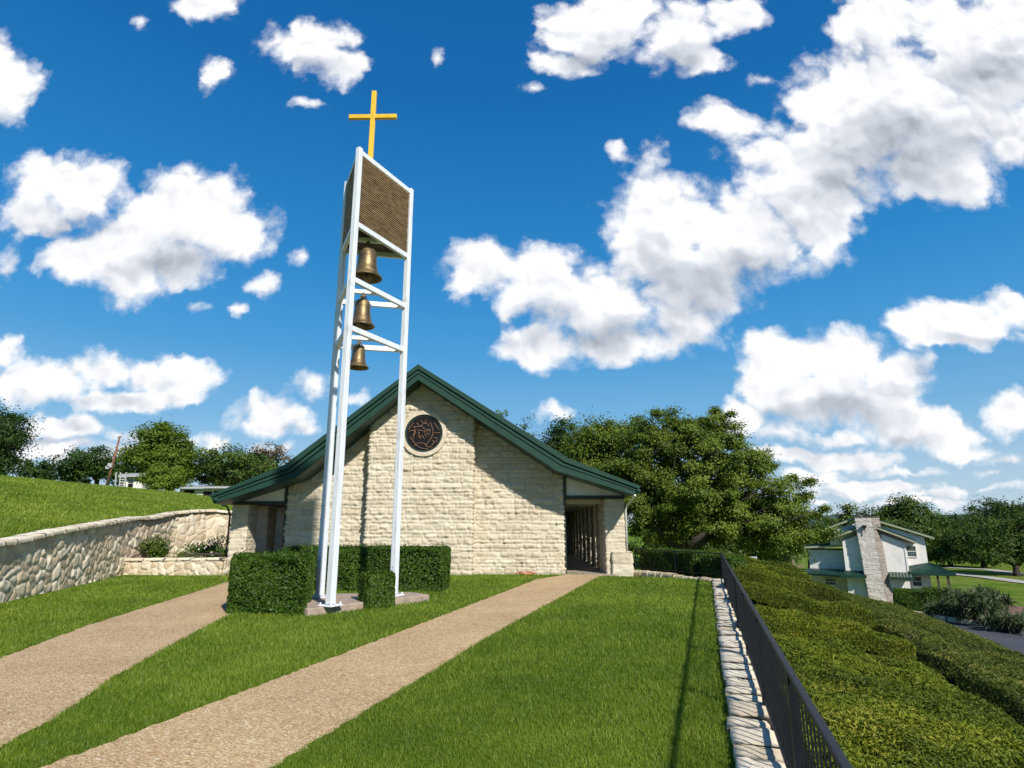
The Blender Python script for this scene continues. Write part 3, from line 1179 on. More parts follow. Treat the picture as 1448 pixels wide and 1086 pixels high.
def coping(name, path, width, thick, mat, parent, seed=4, zoff=0.0, lmin=.35, lmax=.8, jitter=.012):
    """row of separate cap stones merged in one mesh, following 3D path (top line)"""
    r = np.random.default_rng(seed)
    V, Fq, T, Mo = [], [], [], []
    P = [np.array(p, float) for p in path]
    cum = [0]
    for a, b in zip(P[:-1], P[1:]):
        cum.append(cum[-1] + np.linalg.norm(b - a))
    tot = cum[-1]

    def at(s):
        s = min(max(s, 0), tot)
        i = min(np.searchsorted(cum, s, side='right') - 1, len(P) - 2)
        f = (s - cum[i]) / (cum[i + 1] - cum[i])
        return P[i] * (1 - f) + P[i + 1] * f
    s = 0.0
    while s < tot - .05:
        L = min(r.uniform(lmin, lmax), tot - s)
        a, b = at(s + .008), at(s + L - .008)
        d = b - a
        d2 = np.array((d[0], d[1], 0)) / (np.hypot(d[0], d[1]) + 1e-9)
        n = np.array((d2[1], -d2[0], 0))
        tone = r.uniform(.2, 1)
        dz = r.uniform(-jitter, jitter)
        wj = r.uniform(-.02, .02)
        k = max(3, int(L / .07))
        mm = max(3, int(width / .06))
        grid = {}
        for i in range(k + 1):
            for j in range(mm + 5):
                # profile: front bottom, front top.. back top, back bottom
                if j == 0:
                    off, z = width / 2 + wj, -thick
                elif j == 1:
                    off, z = width / 2 + wj + .008, -thick * .5
                elif j == mm + 3:
                    off, z = -width / 2 + wj - .008, -thick * .5
                elif j == mm + 4:
                    off, z = -width / 2 + wj, -thick
                else:
                    off, z = width / 2 + wj - width * (j - 2) / mm, 0
                t = i / k
                ed = min(t, 1 - t) * L
                rd = max(0, 1 - ed / .025) + (.8 if j in (2, mm + 2) else 0)
                p = a + d * t + n * off
                rock = float(vnoise(np.array([p[0] * 9 + tone * 40]), np.array([p[1] * 9 + z * 22]), seed)[0]) - .5
                p = p + np.array((n[0] * rock * .02, n[1] * rock * .02, z + dz + zoff + rock * .022 - rd * .010))
                grid[i, j] = len(V)
                V.append(p)
                T.append(np.clip(tone + rock * .4, 0, 1))
                Mo.append(.55 if ed < .004 else 0.0)
        J = mm + 4
        for i in range(k):
            for j in range(J):
                Fq.append((grid[i, j], grid[i, j + 1], grid[i + 1, j + 1], grid[i + 1, j]))
        for i in (0, k):
            for j in range(J // 2):
                q = (grid[i, j], grid[i, j + 1], grid[i, J - j - 1], grid[i, J - j])
                Fq.append(q if i == 0 else q[::-1])
        s += L
    return add(name, nmesh(name, V, Fq, {'tone': T, 'mortar': Mo}), M[mat], parent)


# ------------------------------------------------------------------ chapel
YF, YP, YR = 22.7, 22.2, 21.35            # recessed wall, pilaster front, roof edge
YB = 47.0
TOP = [(-10.992, 2.711), (-8.417, 3.743), (-3.872, 7.359), (1.461, 3.947), (3.964, 2.987)]
BOT = [(-10.859, 2.436), (-8.029, 3.334), (-3.861, 6.838), (1.093, 3.549), (3.739, 2.722)]




def soffit(x, y=None):
    return np.interp(x, [p[0] for p in BOT], [p[1] for p in BOT])


church = thing('chapel', 'limestone chapel with green gable roof, round window and side walkways', 'church', (-3.8, YF, 0))


def ch(o):
    o.parent = church
    o.matrix_parent_inverse = church.matrix_world.inverted()
    o.location = (o.location[0] + 3.8, o.location[1] - YF, o.location[2])
    return o


# solid bodies behind the stone skins
NL, NR = -8.76, 1.38
b = MB().prism_xz([(NL + .1, -.2), (NR - .1, -.2), (NR - .1, soffit(NR) + .02)] + [(BOT[2][0], BOT[2][1] + .02)] + [(NL + .1, soffit(NL) + .02)], YF + .06, YB - .3)
ch(b.build('nave_body', M['old_white']))
ch(stone_wrap('wall', [(NL, YF + 2.5), (NL, YF), (-5.70, YF)], -.1, soffit, 'coursed', 'limestone', seed=21, scale=1.2, amp=1.9))
ch(stone_wrap('wall', [(-1.92, YF), (NR, YF), (NR, YB - .3)], -.1, soffit, 'coursed', 'limestone', seed=34, scale=1.2, amp=1.9))
ch(stone_wrap('pilaster', [(-5.70, YF + .1), (-5.70, YP), (-1.92, YP), (-1.92, YF + .1)], -.1, soffit, 'coursed', 'limestone', seed=47, scale=1.2, amp=1.9, flat=(-3.72, 5.0, .80)))

# roof with a stepped fascia
rf = MB().prism_xz(TOP + BOT[::-1], YR + .10, YB)
roof = ch(rf.build('roof', M['green']))


def band(f0, f1, y0, y1, grow=0.0):
    def lerp(f):
        return [(a[0] * (1 - f) + b_[0] * f, a[1] * (1 - f) + b_[1] * f) for a, b_ in zip(TOP, BOT)]
    A, B = lerp(f0), lerp(f1)
    return A, B, y0, y1


fas = MB()
for (fa, fb, y0) in ((-.10, .24, YR - .07), (.30, .52, YR - .02), (.58, 1.0, YR)):
    A = [(a[0] * (1 - fa) + b_[0] * fa, a[1] * (1 - fa) + b_[1] * fa) for a, b_ in zip(TOP, BOT)]
    B = [(a[0] * (1 - fb) + b_[0] * fb, a[1] * (1 - fb) + b_[1] * fb) for a, b_ in zip(TOP, BOT)]
    fas.prism_xz(A + B[::-1], y0, YR + .098)
ch(fas.build('fascia', M['green_edge'], bevel=.008))
rbs = MB()
for (p, q) in zip(TOP[:-1], TOP[1:]):       # standing seams on the roof planes
    for k in range(1, 60):
        yk = YR + .3 + k * .42
        if yk > YB - .2:
            break
        rbs.bar((p[0], yk, p[1] + .012), (q[0], yk, q[1] + .012), .035, .05)
rbs_o = rbs.build('seam', M['green_edge'])
ch(rbs_o)
rbs_o.parent = roof
rbs_o.matrix_parent_inverse.identity()
rbs_o.location = (0, 0, 0)

# round window
cxw, czw = -3.72, 5.0
win = ch(MB().annulus_xz((cxw, czw), .70, .845, YP - .125, YP + .05, 72).build('window_surround', M['limestone_ring'] if 'limestone_ring' in M else M['old_white']))
ch(MB().annulus_xz((cxw, czw), .635, .715, YP - .075, YP + .05, 72).build('window_frame', M['green_dark']))
ch(MB().annulus_xz((cxw, czw), 0.0, .64, YP - .06, YP + .05, 64).build('window_glass', M['glass_dark']))
tr = MB()
rr = random.Random(5)


def tq(pts, r=.012):
    P = []
    for i in range(len(pts) - 1):
        for k in range(5):
            t = k / 5
            P.append((pts[i][0] * (1 - t) + pts[i + 1][0] * t, pts[i][1] * (1 - t) + pts[i + 1][1] * t))
    P.append(pts[-1])
    # smooth
    for _ in range(2):
        P = [P[0]] + [((P[i - 1][0] + 2 * P[i][0] + P[i + 1][0]) / 4, (P[i - 1][1] + 2 * P[i][1] + P[i + 1][1]) / 4) for i in range(1, len(P) - 1)] + [P[-1]]
    tr.tube([(cxw + p[0] * .63, YP - .082, czw + p[1] * .63) for p in P], r, 6)


for L in [[(-.45, .62), (-.2, .38), (-.1, .55), (.15, .6), (.3, .4)], [(-.66, .35), (-.5, .42), (-.62, -.4)], [(-.62, .36), (-.1, .42), (.05, .2), (.0, -.05), (.2, -.2)],
          [(.35, .65), (.5, .3), (.55, -.05), (.3, -.5), (.1, -.72)], [(.55, .02), (.95, .02)], [(-.55, -.75), (-.3, -.55), (.05, -.58), (.2, -.8), (.45, -.82), (.6, -.5)],
          [(-.9, .12), (-.6, .18), (-.45, .05), (-.7, -.15)], [(-.3, .1), (-.25, -.35), (-.1, -.1), (.05, -.35)], [(.1, .25), (.35, .15), (.3, -.1), (.12, .02)],
          [(-.2, .75), (0, .55), (.12, .78)], [(.55, -.25), (.85, -.3), (.7, -.55), (.5, -.4)], [(-.8, -.2), (-.6, -.5), (-.3, -.8), (0, -.9), (.3, -.92)],
          [(.6, .6), (.78, .35), (.9, .2)], [(-.62, .62), (-.8, .4), (-.9, .2)], [(-.4, .2), (.1, .1), (.4, .22)]]:
    tq(L)
ch(tr.build('tracery', M['tracery'], smooth=True))

# side walkways: piers, beams, white infill
PZ = 2.64


def pier(x0, x1, y0, y1, top, seed):
    p = stone_wrap('pier', [(x1, y1), (x0, y1), (x0, y0), (x1, y0)], -.1, top, 'coursed', 'limestone', seed=seed, closed=True, res=.045 if y0 > 24 else .035)
    return ch(p)


pier(2.90, 3.58, YF, YF + 1.10, PZ, 3)
pb = ch(stone_wrap('pier_base', [(3.80, YF + .7), (3.10, YF + .7), (3.10, YF - .12), (3.80, YF - .12)], -.1, .78, 'coursed', 'limestone', seed=9, closed=True, scale=1.9))
ch(MB().box(3.12, 3.79, YF - .10, YF + .69, .74, .795).build('pier_base_cap', M['coping_plain'] if 'coping_plain' in M else M['old_white'], bevel=.02))
yq = YF + 1.75
k = 0
while yq < YB - 1.2:
    pier(2.90, 3.40, yq, yq + 1.20, PZ, 60 + k)
    yq += 2.05
    k += 1
pier(-10.80, -10.22, YF, YF + .8, PZ - .2, 4)
yq = YF + 1.8
k = 0
while yq < YB - 1.2:
    pier(-10.80, -10.22, yq, yq + .8, PZ - .2, 80 + k)
    yq += 1.8
    k += 1
bm = MB().box(1.40, 3.62, YF - .09, YF + .12, PZ, PZ + .125)
bm.box(1.40, 1.50, YF - .10, YF + .12, -.02 + PZ, soffit(1.45) + .0)
bm.box(1.40, 1.47, YF - .035, YF + .1, -.05, PZ)
ch(bm.build('walkway_beam', M['green_dark'], bevel=.006))
bm = MB().box(-10.84, -8.78, YF - .09, YF + .12, PZ - .2, PZ - .07)
bm.box(-8.88, -8.78, YF - .10, YF + .12, PZ - .2, soffit(-8.8))
bm.box(-8.86, -8.79, YF - .035, YF + .1, -.05, PZ - .2)
ch(bm.build('walkway_beam', M['green_dark'], bevel=.006))
ch(MB().prism_xz([(1.50, PZ + .127), (3.56, PZ + .127), (3.56, soffit(3.56) + .02), (1.50, soffit(1.50) + .02)], YF - .02, YF + .08).build('gable_board', M['stucco']))
ch(MB().prism_xz([(-10.5, PZ - .07), (-8.88, PZ - .07), (-8.88, soffit(-8.88) + .02), (-10.5, soffit(-10.5) + .02)], YF - .02, YF + .08).build('gable_board', M['stucco']))
ch(MB().box(1.4, 3.5, YF + .13, YB, PZ + .03, PZ + .08).build('walkway_ceiling', M['dark_wood']))
ch(MB().box(-10.8, -8.8, YF + .13, YB, PZ - .17, PZ - .12).build('walkway_ceiling', M['dark_wood']))
y = YF + 1.0
while y < YB - .5:
    ch(MB().box(1.42, 3.42, y, y + .14, PZ - .14, PZ + .03).build('rafter', M['old_white']))
    y += 2.05
ch(MB().box(1.36, 3.2, YF - .2, YB, -.1, .022).build('walkway_floor', M['floor']))
ch(MB().box(-10.9, -8.8, YF - .1, YB, -.1, .022).build('walkway_floor', M['floor']))
ch(MB().box(1.4, 2.9, YB - .3, YB - .2, 0, PZ).build('end_door', M['dark_wood']))
ch(MB().tube([(3.74, YF - 1.55, 2.70), (3.78, YF - 1.0, 2.66), (3.80, YF - .45, 2.58), (3.68, YF - .12, 2.40), (3.64, YF - .03, 2.25), (3.64, YF - .03, .8)], .038, 8).build('downspout', M['stucco'], smooth=True))
ch(MB().tube([(-10.55, YF - 1.4, 2.40), (-10.6, YF - .9, 2.36), (-10.7, YF - .5, 2.22), (-10.86, YF - .05, 2.08), (-10.88, YF + .02, .6)], .035, 8).build('downspout', M['green_dark'], smooth=True))
ch(MB().tube([(3.90, YR - .06, 2.86), (3.90, YB, 2.86)], .075, 10).build('gutter', M['green_edge'], smooth=True))
ch(MB().tube([(-10.80, YR - .06, 2.58), (-10.80, YB, 2.58)], .075, 10).build('gutter', M['green_edge'], smooth=True))

# ------------------------------------------------------------------ bell tower
TF, TL, TR = np.array((-3.86, 12.61)), np.array((-4.55, 14.04)), np.array((-2.99, 14.42))
ZT, ZL, Z2, Z3 = 10.29, 8.42, 7.07, 5.93
tower = thing('bell_tower', 'tall white three legged steel bell tower with brown louvred top', 'bell tower', (-3.8, 13.7, .15))


def tw(o):
    o.parent = tower
    o.location = (o.location[0] + 3.8, o.location[1] - 13.7, o.location[2] - .15)
    return o


angFR = math.atan2(*(TR - TF)[::-1])
for P_ in (TF, TL, TR):
    leg = tw(MB().obox(P_, .073, .073, .19, ZT + .06, angFR, .84).build('leg', M['white_steel'], bevel=.012))
    bp = MB().obox(P_, .175, .175, .152, .18, angFR)
    bp = bp.build('base_plate', M['white_steel'], leg, bevel=.006)
    for sx in (-1, 1):
        for sy in (-1, 1):
            x, y_ = sx * .135, sy * .135
            q = (P_[0] + x * cos(angFR) - y_ * sin(angFR), P_[1] + x * sin(angFR) + y_ * cos(angFR))
            MB().tube([(q[0], q[1], .18), (q[0], q[1], .225)], .019, 6).build('bolt', M['white_steel'], leg)


def v3(p, z):
    return (p[0], p[1], z)


for z in (Z3, Z2, ZL, ZT - .04):
    for a, b_ in ((TF, TR), (TF, TL), (TL, TR)):
        tw(MB().bar(v3(a, z), v3(b_, z), .085, .125).build('cross_beam', M['white_steel'], bevel=.008))
hang_f, hang_t = (TF + TL) / 2, (TF + TR) / 2
for z in (Z3, Z2, ZL - .02):
    tw(MB().bar(v3(hang_f, z), v3(hang_t, z), .09, .10).build('hanger_beam', M['white_steel'], bevel=.008))
for a, b_ in ((TF, TR), (TF, TL), (TL, TR)):
    d = (b_ - a) / np.linalg.norm(b_ - a)
    L = np.linalg.norm(b_ - a)
    pa, pb_ = a + d * .085, b_ - d * .085
    mb = MB()
    nrm = np.array((d[1], -d[0]))
    if np.dot(nrm, np.array((-3.8, 13.6)) - a) > 0:
        nrm = -nrm
    nb = 34
    z0_, z1_ = ZL + .07, ZT - .11
    for k in range(nb):
        z = z0_ + (k + .5) * (z1_ - z0_) / nb
        hh = (z1_ - z0_) / nb
        segs = 16
        b0 = len(mb.v)
        for i in range(segs + 1):
            t = i / segs
            p = pa + (pb_ - pa) * t
            dzv = (float(vnoise(np.array([t * 7 + 3.]), np.array([k * .35]), 8)[0]) - .5) * .018
            for (o_, dz_) in ((.040, -.30 * hh), (.042, .02 * hh), (-.015, .40 * hh), (-.02, -.10 * hh)):
                q = p + nrm * o_
                mb.v.append((q[0], q[1], z + dz_ + dzv))
        for i in range(segs):
            for j in range(4):
                j2 = (j + 1) % 4
                mb.f.append([b0 + 4 * i + j, b0 + 4 * i + j2, b0 + 4 * i + 4 + j2, b0 + 4 * i + 4 + j])
    pl = tw(mb.build('louvre_panel', M['louvre']))
    bk = MB().bar(v3(pa - nrm * .05, (z0_ + z1_) / 2), v3(pb_ - nrm * .05, (z0_ + z1_) / 2), .02, z1_ - z0_)
    bo = bk.build('backing', M['dark_wood'], pl)
tw(MB().prism_xy([tuple(TF + (0, .1)), tuple(TR - (.1, .05)), tuple(TL + (.1, 0))], ZL + .06, ZL + .09).build('louvre_floor', M['dark_wood']))
tw(MB().prism_xy([tuple(TF + (0, .02)), tuple(TR - (.02, .0)), tuple(TL + (.02, 0))], ZT - .03, ZT + .015).build('roof_plate', M['grey']))
cx_, cy_c = -3.84, 13.5
crs = MB().box(cx_ - .058, cx_ + .058, cy_c - .05, cy_c + .05, ZT + .01, 12.60)
crs2 = MB().box(cx_ - .61, cx_ - .0582, cy_c - .047, cy_c + .047, 11.80, 11.91).box(cx_ + .0582, cx_ + .61, cy_c - .047, cy_c + .047, 11.80, 11.91)
crs.v, crs.f = crs.v + crs2.v, crs.f + [[i + len(crs.v) for i in f] for f in crs2.f]
tw(crs.build('cross', M['gold'], bevel=.006))


def bell(label, x, y, ztop, zlip, r):
    H = ztop - zlip
    t = thing('bell', label, 'bell', (x, y, zlip), rng.uniform(0, 3), 'bronze bells of the tower')
    hs_ = H * .80
    prof = [(0, hs_), (.30 * r, hs_ * .995), (.44 * r, hs_ * .97), (.52 * r, hs_ * .91), (.555 * r, hs_ * .80), (.575 * r, hs_ * .78), (.57 * r, hs_ * .76), (.585 * r, hs_ * .60), (.62 * r, hs_ * .42),
            (.68 * r, hs_ * .27), (.70 * r, hs_ * .255), (.705 * r, hs_ * .235), (.79 * r, hs_ * .13), (.90 * r, hs_ * .06), (.985 * r, hs_ * .022), (1.0 * r, 0.0), (.985 * r, -.012), (.90 * r, -.01),
            (.80 * r, hs_ * .08), (.64 * r, hs_ * .26), (.54 * r, hs_ * .55), (.48 * r, hs_ * .82), (0, hs_ * .90)]
    MB().lathe(prof, (0, 0, 0), 48).build('bell_body', M['bronze'], t, smooth=True)
    cr_ = MB()
    for a in (0, pi / 2):
        pts = [(.26 * r * cos(a) * cos(q), .26 * r * sin(a) * cos(q), hs_ * .98 + H * .17 * sin(q)) for q in np.linspace(0, pi, 9)]
        cr_.tube(pts, .05 * r, 7)
    cr_.tube([(0, 0, hs_ * .98), (0, 0, H + .02)], .10 * r, 8)
    cr_.build('bell_crown', M['bronze'], t, smooth=True)
    cl = MB().tube([(0, 0, hs_ * .9), (0, 0, hs_ * .12)], .03 * r + .004, 7)
    cl.lathe([(0, -.07 * r), (.09 * r, -.04 * r), (.12 * r, .03 * r), (.08 * r, .11 * r), (0, .15 * r)], (0, 0, hs_ * .06), 12)
    cl.build('clapper', M['dark_wood'], t, smooth=True)
    return t


bell('largest bronze bell, hanging just below the louvred box', -3.75, 13.42, 8.34, 7.43, .375)
bell('middle sized bronze bell hanging between the other two', -3.79, 13.40, 7.02, 6.22, .305)
bell('smallest bronze bell, lowest of the three in the tower', -3.82, 13.40, 5.88, 5.22, .248)

pl = MB().prism_xy([(-4.16, 12.20), (-2.22, 14.72), (-2.75, 15.25), (-4.9, 14.75), (-4.9, 12.75)], -.1, .15)
tag(pl.build('concrete_slab', M['concrete'], bevel=.02), 'brown concrete slab under the legs of the bell tower', 'slab')

# ------------------------------------------------------------------ clipped hedges round the tower
ang = math.atan2(12.2 - 12.95, -4.12 + 5.98)
box_hedge('hedge', 'big square clipped hedge left of the bell tower beside the left path', (-5.29, 13.20), .89, .72, -.02, 1.10, -.21, 24000, .062, shear=-.52)
box_hedge('hedge', 'long clipped hedge behind the bell tower in front of the stone wall', (-4.35, 17.35), 2.22, .62, -.02, 1.12, -.02, 30000, .066)
box_hedge('shrub', 'small clipped shrub at the front edge of the tower slab', (-3.17, 13.55), .33, .27, -.02, .74, .6, 6500, .055, cat='shrub', bulge=.09, rnd=.12)

# ------------------------------------------------------------------ field-stone retaining wall on the left, and the low planter wall
def wall_top(x, y):
    wx = np.interp(y, _wy, _wx)
    return hill_z(wx - .2, y) + .06


rw = thing('retaining_wall', 'long field stone retaining wall holding back the grassy hill', 'wall', (-12, 14.3, 0))
ins = [(-6.6 + .25, -8), (-8.6 + .25, 2), (-10.4 + .25, 8.6), (-11.9, 14.28), (-12.85 + .05, 17.5), (-14.45 + .1, 22.4), (-14.95, 26.1), (-14.4, 27.9), (-11.9, 30.2), (-11.5, 34)]


def rwp(o):
    o.parent = rw
    o.location = (12, -14.3, 0)
    return o


rwp(stone_wrap('wall_face', ins[2:], -.15, lambda x, y: wall_top(x, y) - .02, 'rubble', 'fieldstone', seed=5, res=.04, scale=.82, amp=.95))
cop = []
for (a, b_) in zip(ins[2:-1], ins[3:]):
    for t in np.linspace(0, 1, 8, endpoint=False):
        x, y = a[0] + (b_[0] - a[0]) * t, a[1] + (b_[1] - a[1]) * t
        cop.append((x - .10, y, float(wall_top(np.array([x]), np.array([y]))[0]) + .075))
rwp(coping('coping', cop, .46, .11, 'coping_stone', None, 12))

lw_ = thing('planter_wall', 'low stone planter wall joining the retaining wall to the chapel pier', 'wall', (-12, 22, 0))


def lwp(o):
    o.parent = lw_
    o.location = (12, -22, 0)
    return o


lw_a, lw_b = (-14.3, 22.25), (-10.55, 21.75)
lwp(stone_wrap('wall_face', [lw_a, lw_b, (-10.5, 22.7)], -.12, .50, 'rubble', 'fieldstone', seed=15, res=.035, scale=.66))
lwp(coping('coping', [(-14.32, 22.40, .55), (-10.58, 21.95, .60)], .42, .085, 'coping_stone', None, 9, lmin=.5, lmax=.9))
m = MB().prism_xy([(-14.3, 22.5), (-10.6, 22.1), (-10.85, 24.0), (-14.6, 25.5)], -.1, .42)
o = m.build('planting_soil', M['mulch'], None)
lwp(o)
MB_r = MB().bar((-12.4, 22.62, .66), (-10.9, 22.45, .71), .10, .07)
tag(MB_r.build('timber_rail', M['dark_wood'], bevel=.01), 'dark weathered timber lying along the planter wall coping', 'timber')


def bush(name, label, c, rx, ry, rz_, n, leaf, mat, seed, group=None, cat='shrub', stems=9):
    r = np.random.default_rng(seed)
    t = thing(name, label, cat, c, 0, group)
    k = 26
    C = r.normal(0, .42, (k, 3)) * (rx, ry, rz_)
    C[:, 2] = np.abs(C[:, 2]) * 1.1 + rz_ * .35
    own = r.integers(0, k, n)
    P = C[own] + r.normal(0, .20, (n, 3)) * (rx, ry, rz_)
    P[:, 2] = np.maximum(P[:, 2], .03)
    N = P - np.array((0, 0, rz_ * .4)) + np.array((0, 0, .3))
    N /= np.linalg.norm(N, axis=1, keepdims=True)
    tone = np.clip(.45 + r.normal(0, .14, k)[own] + r.normal(0, .14, n), 0, 1)
    add('foliage', leaf_mesh('bush_foliage', P, N, leaf, tone, .5, .6), M[mat], t)
    mb = MB()
    for q in C[:stems]:
        mb.tube([(q[0] * .1, q[1] * .1, -.05), (q[0] * .5, q[1] * .5, q[2] * .6), tuple(q)], [.02, .014, .006], 5)
    mb.build('stem', M['bark'], t)
    return t


bush('shrub', 'pale leafy shrub against the field stone wall in the planter', (-14.0, 23.7, .40), .62, .45, .55, 1600, .11, 'planter_leaf', 2)
bush('shrub', 'dark green shrub with pale flowers beside the chapel pier', (-11.75, 23.6, .42), .85, .5, .55, 3200, .085, 'hedge_leaf', 3)
bush('shrub', 'low yellow green plant in the middle of the planter', (-12.8, 23.5, .40), .55, .3, .22, 900, .08, 'lime_leaf', 4)
# pale blossoms on the dark shrub
fl = MB()
for i in range(24):
    a, q = rng.uniform(0, 6.28), rng.uniform(.2, 1)
    x, y, z = -11.75 + .8 * q * cos(a), 23.15 + .15 * sin(a) - .1, .62 + rng.uniform(0, .6)
    for k in range(5):
        b0 = len(fl.v)
        aa = k * 2 * pi / 5
        dx, dz = .022 * cos(aa), .022 * sin(aa)
        fl.v += [(x, y, z), (x + dx - dz * .4, y - .01, z + dz + dx * .4), (x + dx * 1.5, y - .015, z + dz * 1.5), (x + dx + dz * .4, y - .01, z + dz - dx * .4)]
        fl.f.append([b0, b0 + 1, b0 + 2, b0 + 3])
fo = fl.build('blossom', M['stucco'])
for o_ in bpy.data.objects:
    if o_.get('label', '').startswith('dark green shrub with pale'):
        fo.parent = o_
        fo.location = (-o_.location[0], -o_.location[1], -o_.location[2])

# ------------------------------------------------------------------ right edge: coping, iron fence, slope hedges
def fp(s, t, z=0.0):
    p = FB + FD * t + FN * s
    return (p[0], p[1], z)


RZF = math.atan2(FD[1], FD[0])
T0, T1 = -3.6, 15.75
ew = thing('edging_wall', 'pale stone edging wall along the lawn under the black fence', 'wall', fp(-.15, 0))


def unrel(o, root):
    o.parent = root
    o.location = (-root.location[0], -root.location[1], -root.location[2])
    return o


unrel(coping('cap_stones', [fp(-.150, T0, .075), fp(-.150, 6, .075), fp(-.150, T1, .075)], .33, .14, 'coping_stone', None, 31, lmin=.22, lmax=.52, jitter=.014), ew)
cw = MB()
cw.quadbox([fp(-.27, T0, -.6), fp(-.02, T0, -.6), fp(-.02, T1, -.6), fp(-.27, T1, -.6), fp(-.27, T0, -.03), fp(-.02, T0, -.03), fp(-.02, T1, -.03), fp(-.27, T1, -.03)])
unrel(cw.build('wall_core', M['coping_plain']), ew)
fence = thing('iron_fence', 'long black iron fence with flat top rail beside the slope hedges', 'fence', fp(.01, 0))
FH = .86
unrel(MB().bar(fp(.015, T0, FH), fp(.015, T1, FH), .042, .030).build('top_rail', M['black_iron'], bevel=.008), fence)
unrel(MB().bar(fp(.015, T0, .15), fp(.015, T1, .15), .03, .025).build('rail', M['black_iron']), fence)
t = T0 + .1
posts = []
while t < T1:
    c = fp(.015, t)
    unrel(MB().obox(c, .024, .024, .04, FH - .02, RZF).build('post', M['black_iron']), fence)
    t += 2.4
t = T0 + .2
far_b = MB()
nb = 0
bal_me = None
while t < T1 - .02:
    c = fp(.015, t)
    if nb < 100:
        if bal_me is None:
            bo = MB().obox((0, 0), .007, .0045, .15, FH - .02, RZF).build('baluster', M['black_iron'])
            bal_me = bo
        else:
            bo = bal_me.copy()
            link(bo)
        bo.parent = fence
        bo.location = (c[0] - fence.location[0], c[1] - fence.location[1], 0)
    else:
        far_b.obox(c, .007, .0045, .15, FH - .02, RZF)
    nb += 1
    t += .128
fbo = unrel(far_b.build('baluster', M['black_iron']), fence)
fbo['kind'] = 'stuff'

# return fence and low stone kerb running to the walkway pier
KA, KB = np.array((3.93, 23.30)), np.array((6.02, 19.72))
KD = (KB - KA) / np.linalg.norm(KB - KA)
KN = np.array((-KD[1], KD[0]))
KL = float(np.linalg.norm(KB - KA))


def kp(k, off, z=0.0):
    p = KA + KD * k + KN * off
    return (p[0], p[1], z)


kb = thing('stone_kerb', 'low broken stone kerb between the lawn and the clipped hedges', 'kerb', kp(0, 0))
unrel(coping('kerb_stones', [kp(-.1, -.02, .13), kp(KL * .5, -.02, .11), kp(KL, -.02, .07)], .24, .20, 'fieldstone', None, 77, lmin=.25, lmax=.7, jitter=.025), kb)
rf_ = thing('iron_fence', 'short black iron fence in front of the two clipped hedges by the pier', 'fence', kp(0, .12))
for z in (.84, .20):
    unrel(MB().bar(kp(0, .12, z), kp(KL, .12, z), .035, .03).build('rail', M['black_iron']), rf_)
for k in (0.02, KL * .5, KL - .03):
    unrel(MB().obox(kp(k, .12), .02, .02, 0, .87, RZF).build('post', M['black_iron']), rf_)
for i in range(1, 29):
    unrel(MB().obox(kp(KL * i / 29, .12), .006, .006, .20, .84, RZF).build('baluster', M['black_iron']), rf_)
rzk = math.atan2(KD[1], KD[0])
c = kp(1.42, .82)
box_hedge('hedge', 'bright topped clipped hedge nearest the right walkway pier behind iron fence', c[:2], 1.36, .55, -.15, .84, rzk, 16000, .07)
c = kp(3.62, .70)
box_hedge('hedge', 'smaller dark clipped hedge at the corner of the two iron fences', c[:2], .62, .42, -.25, .74, rzk, 8000, .07)


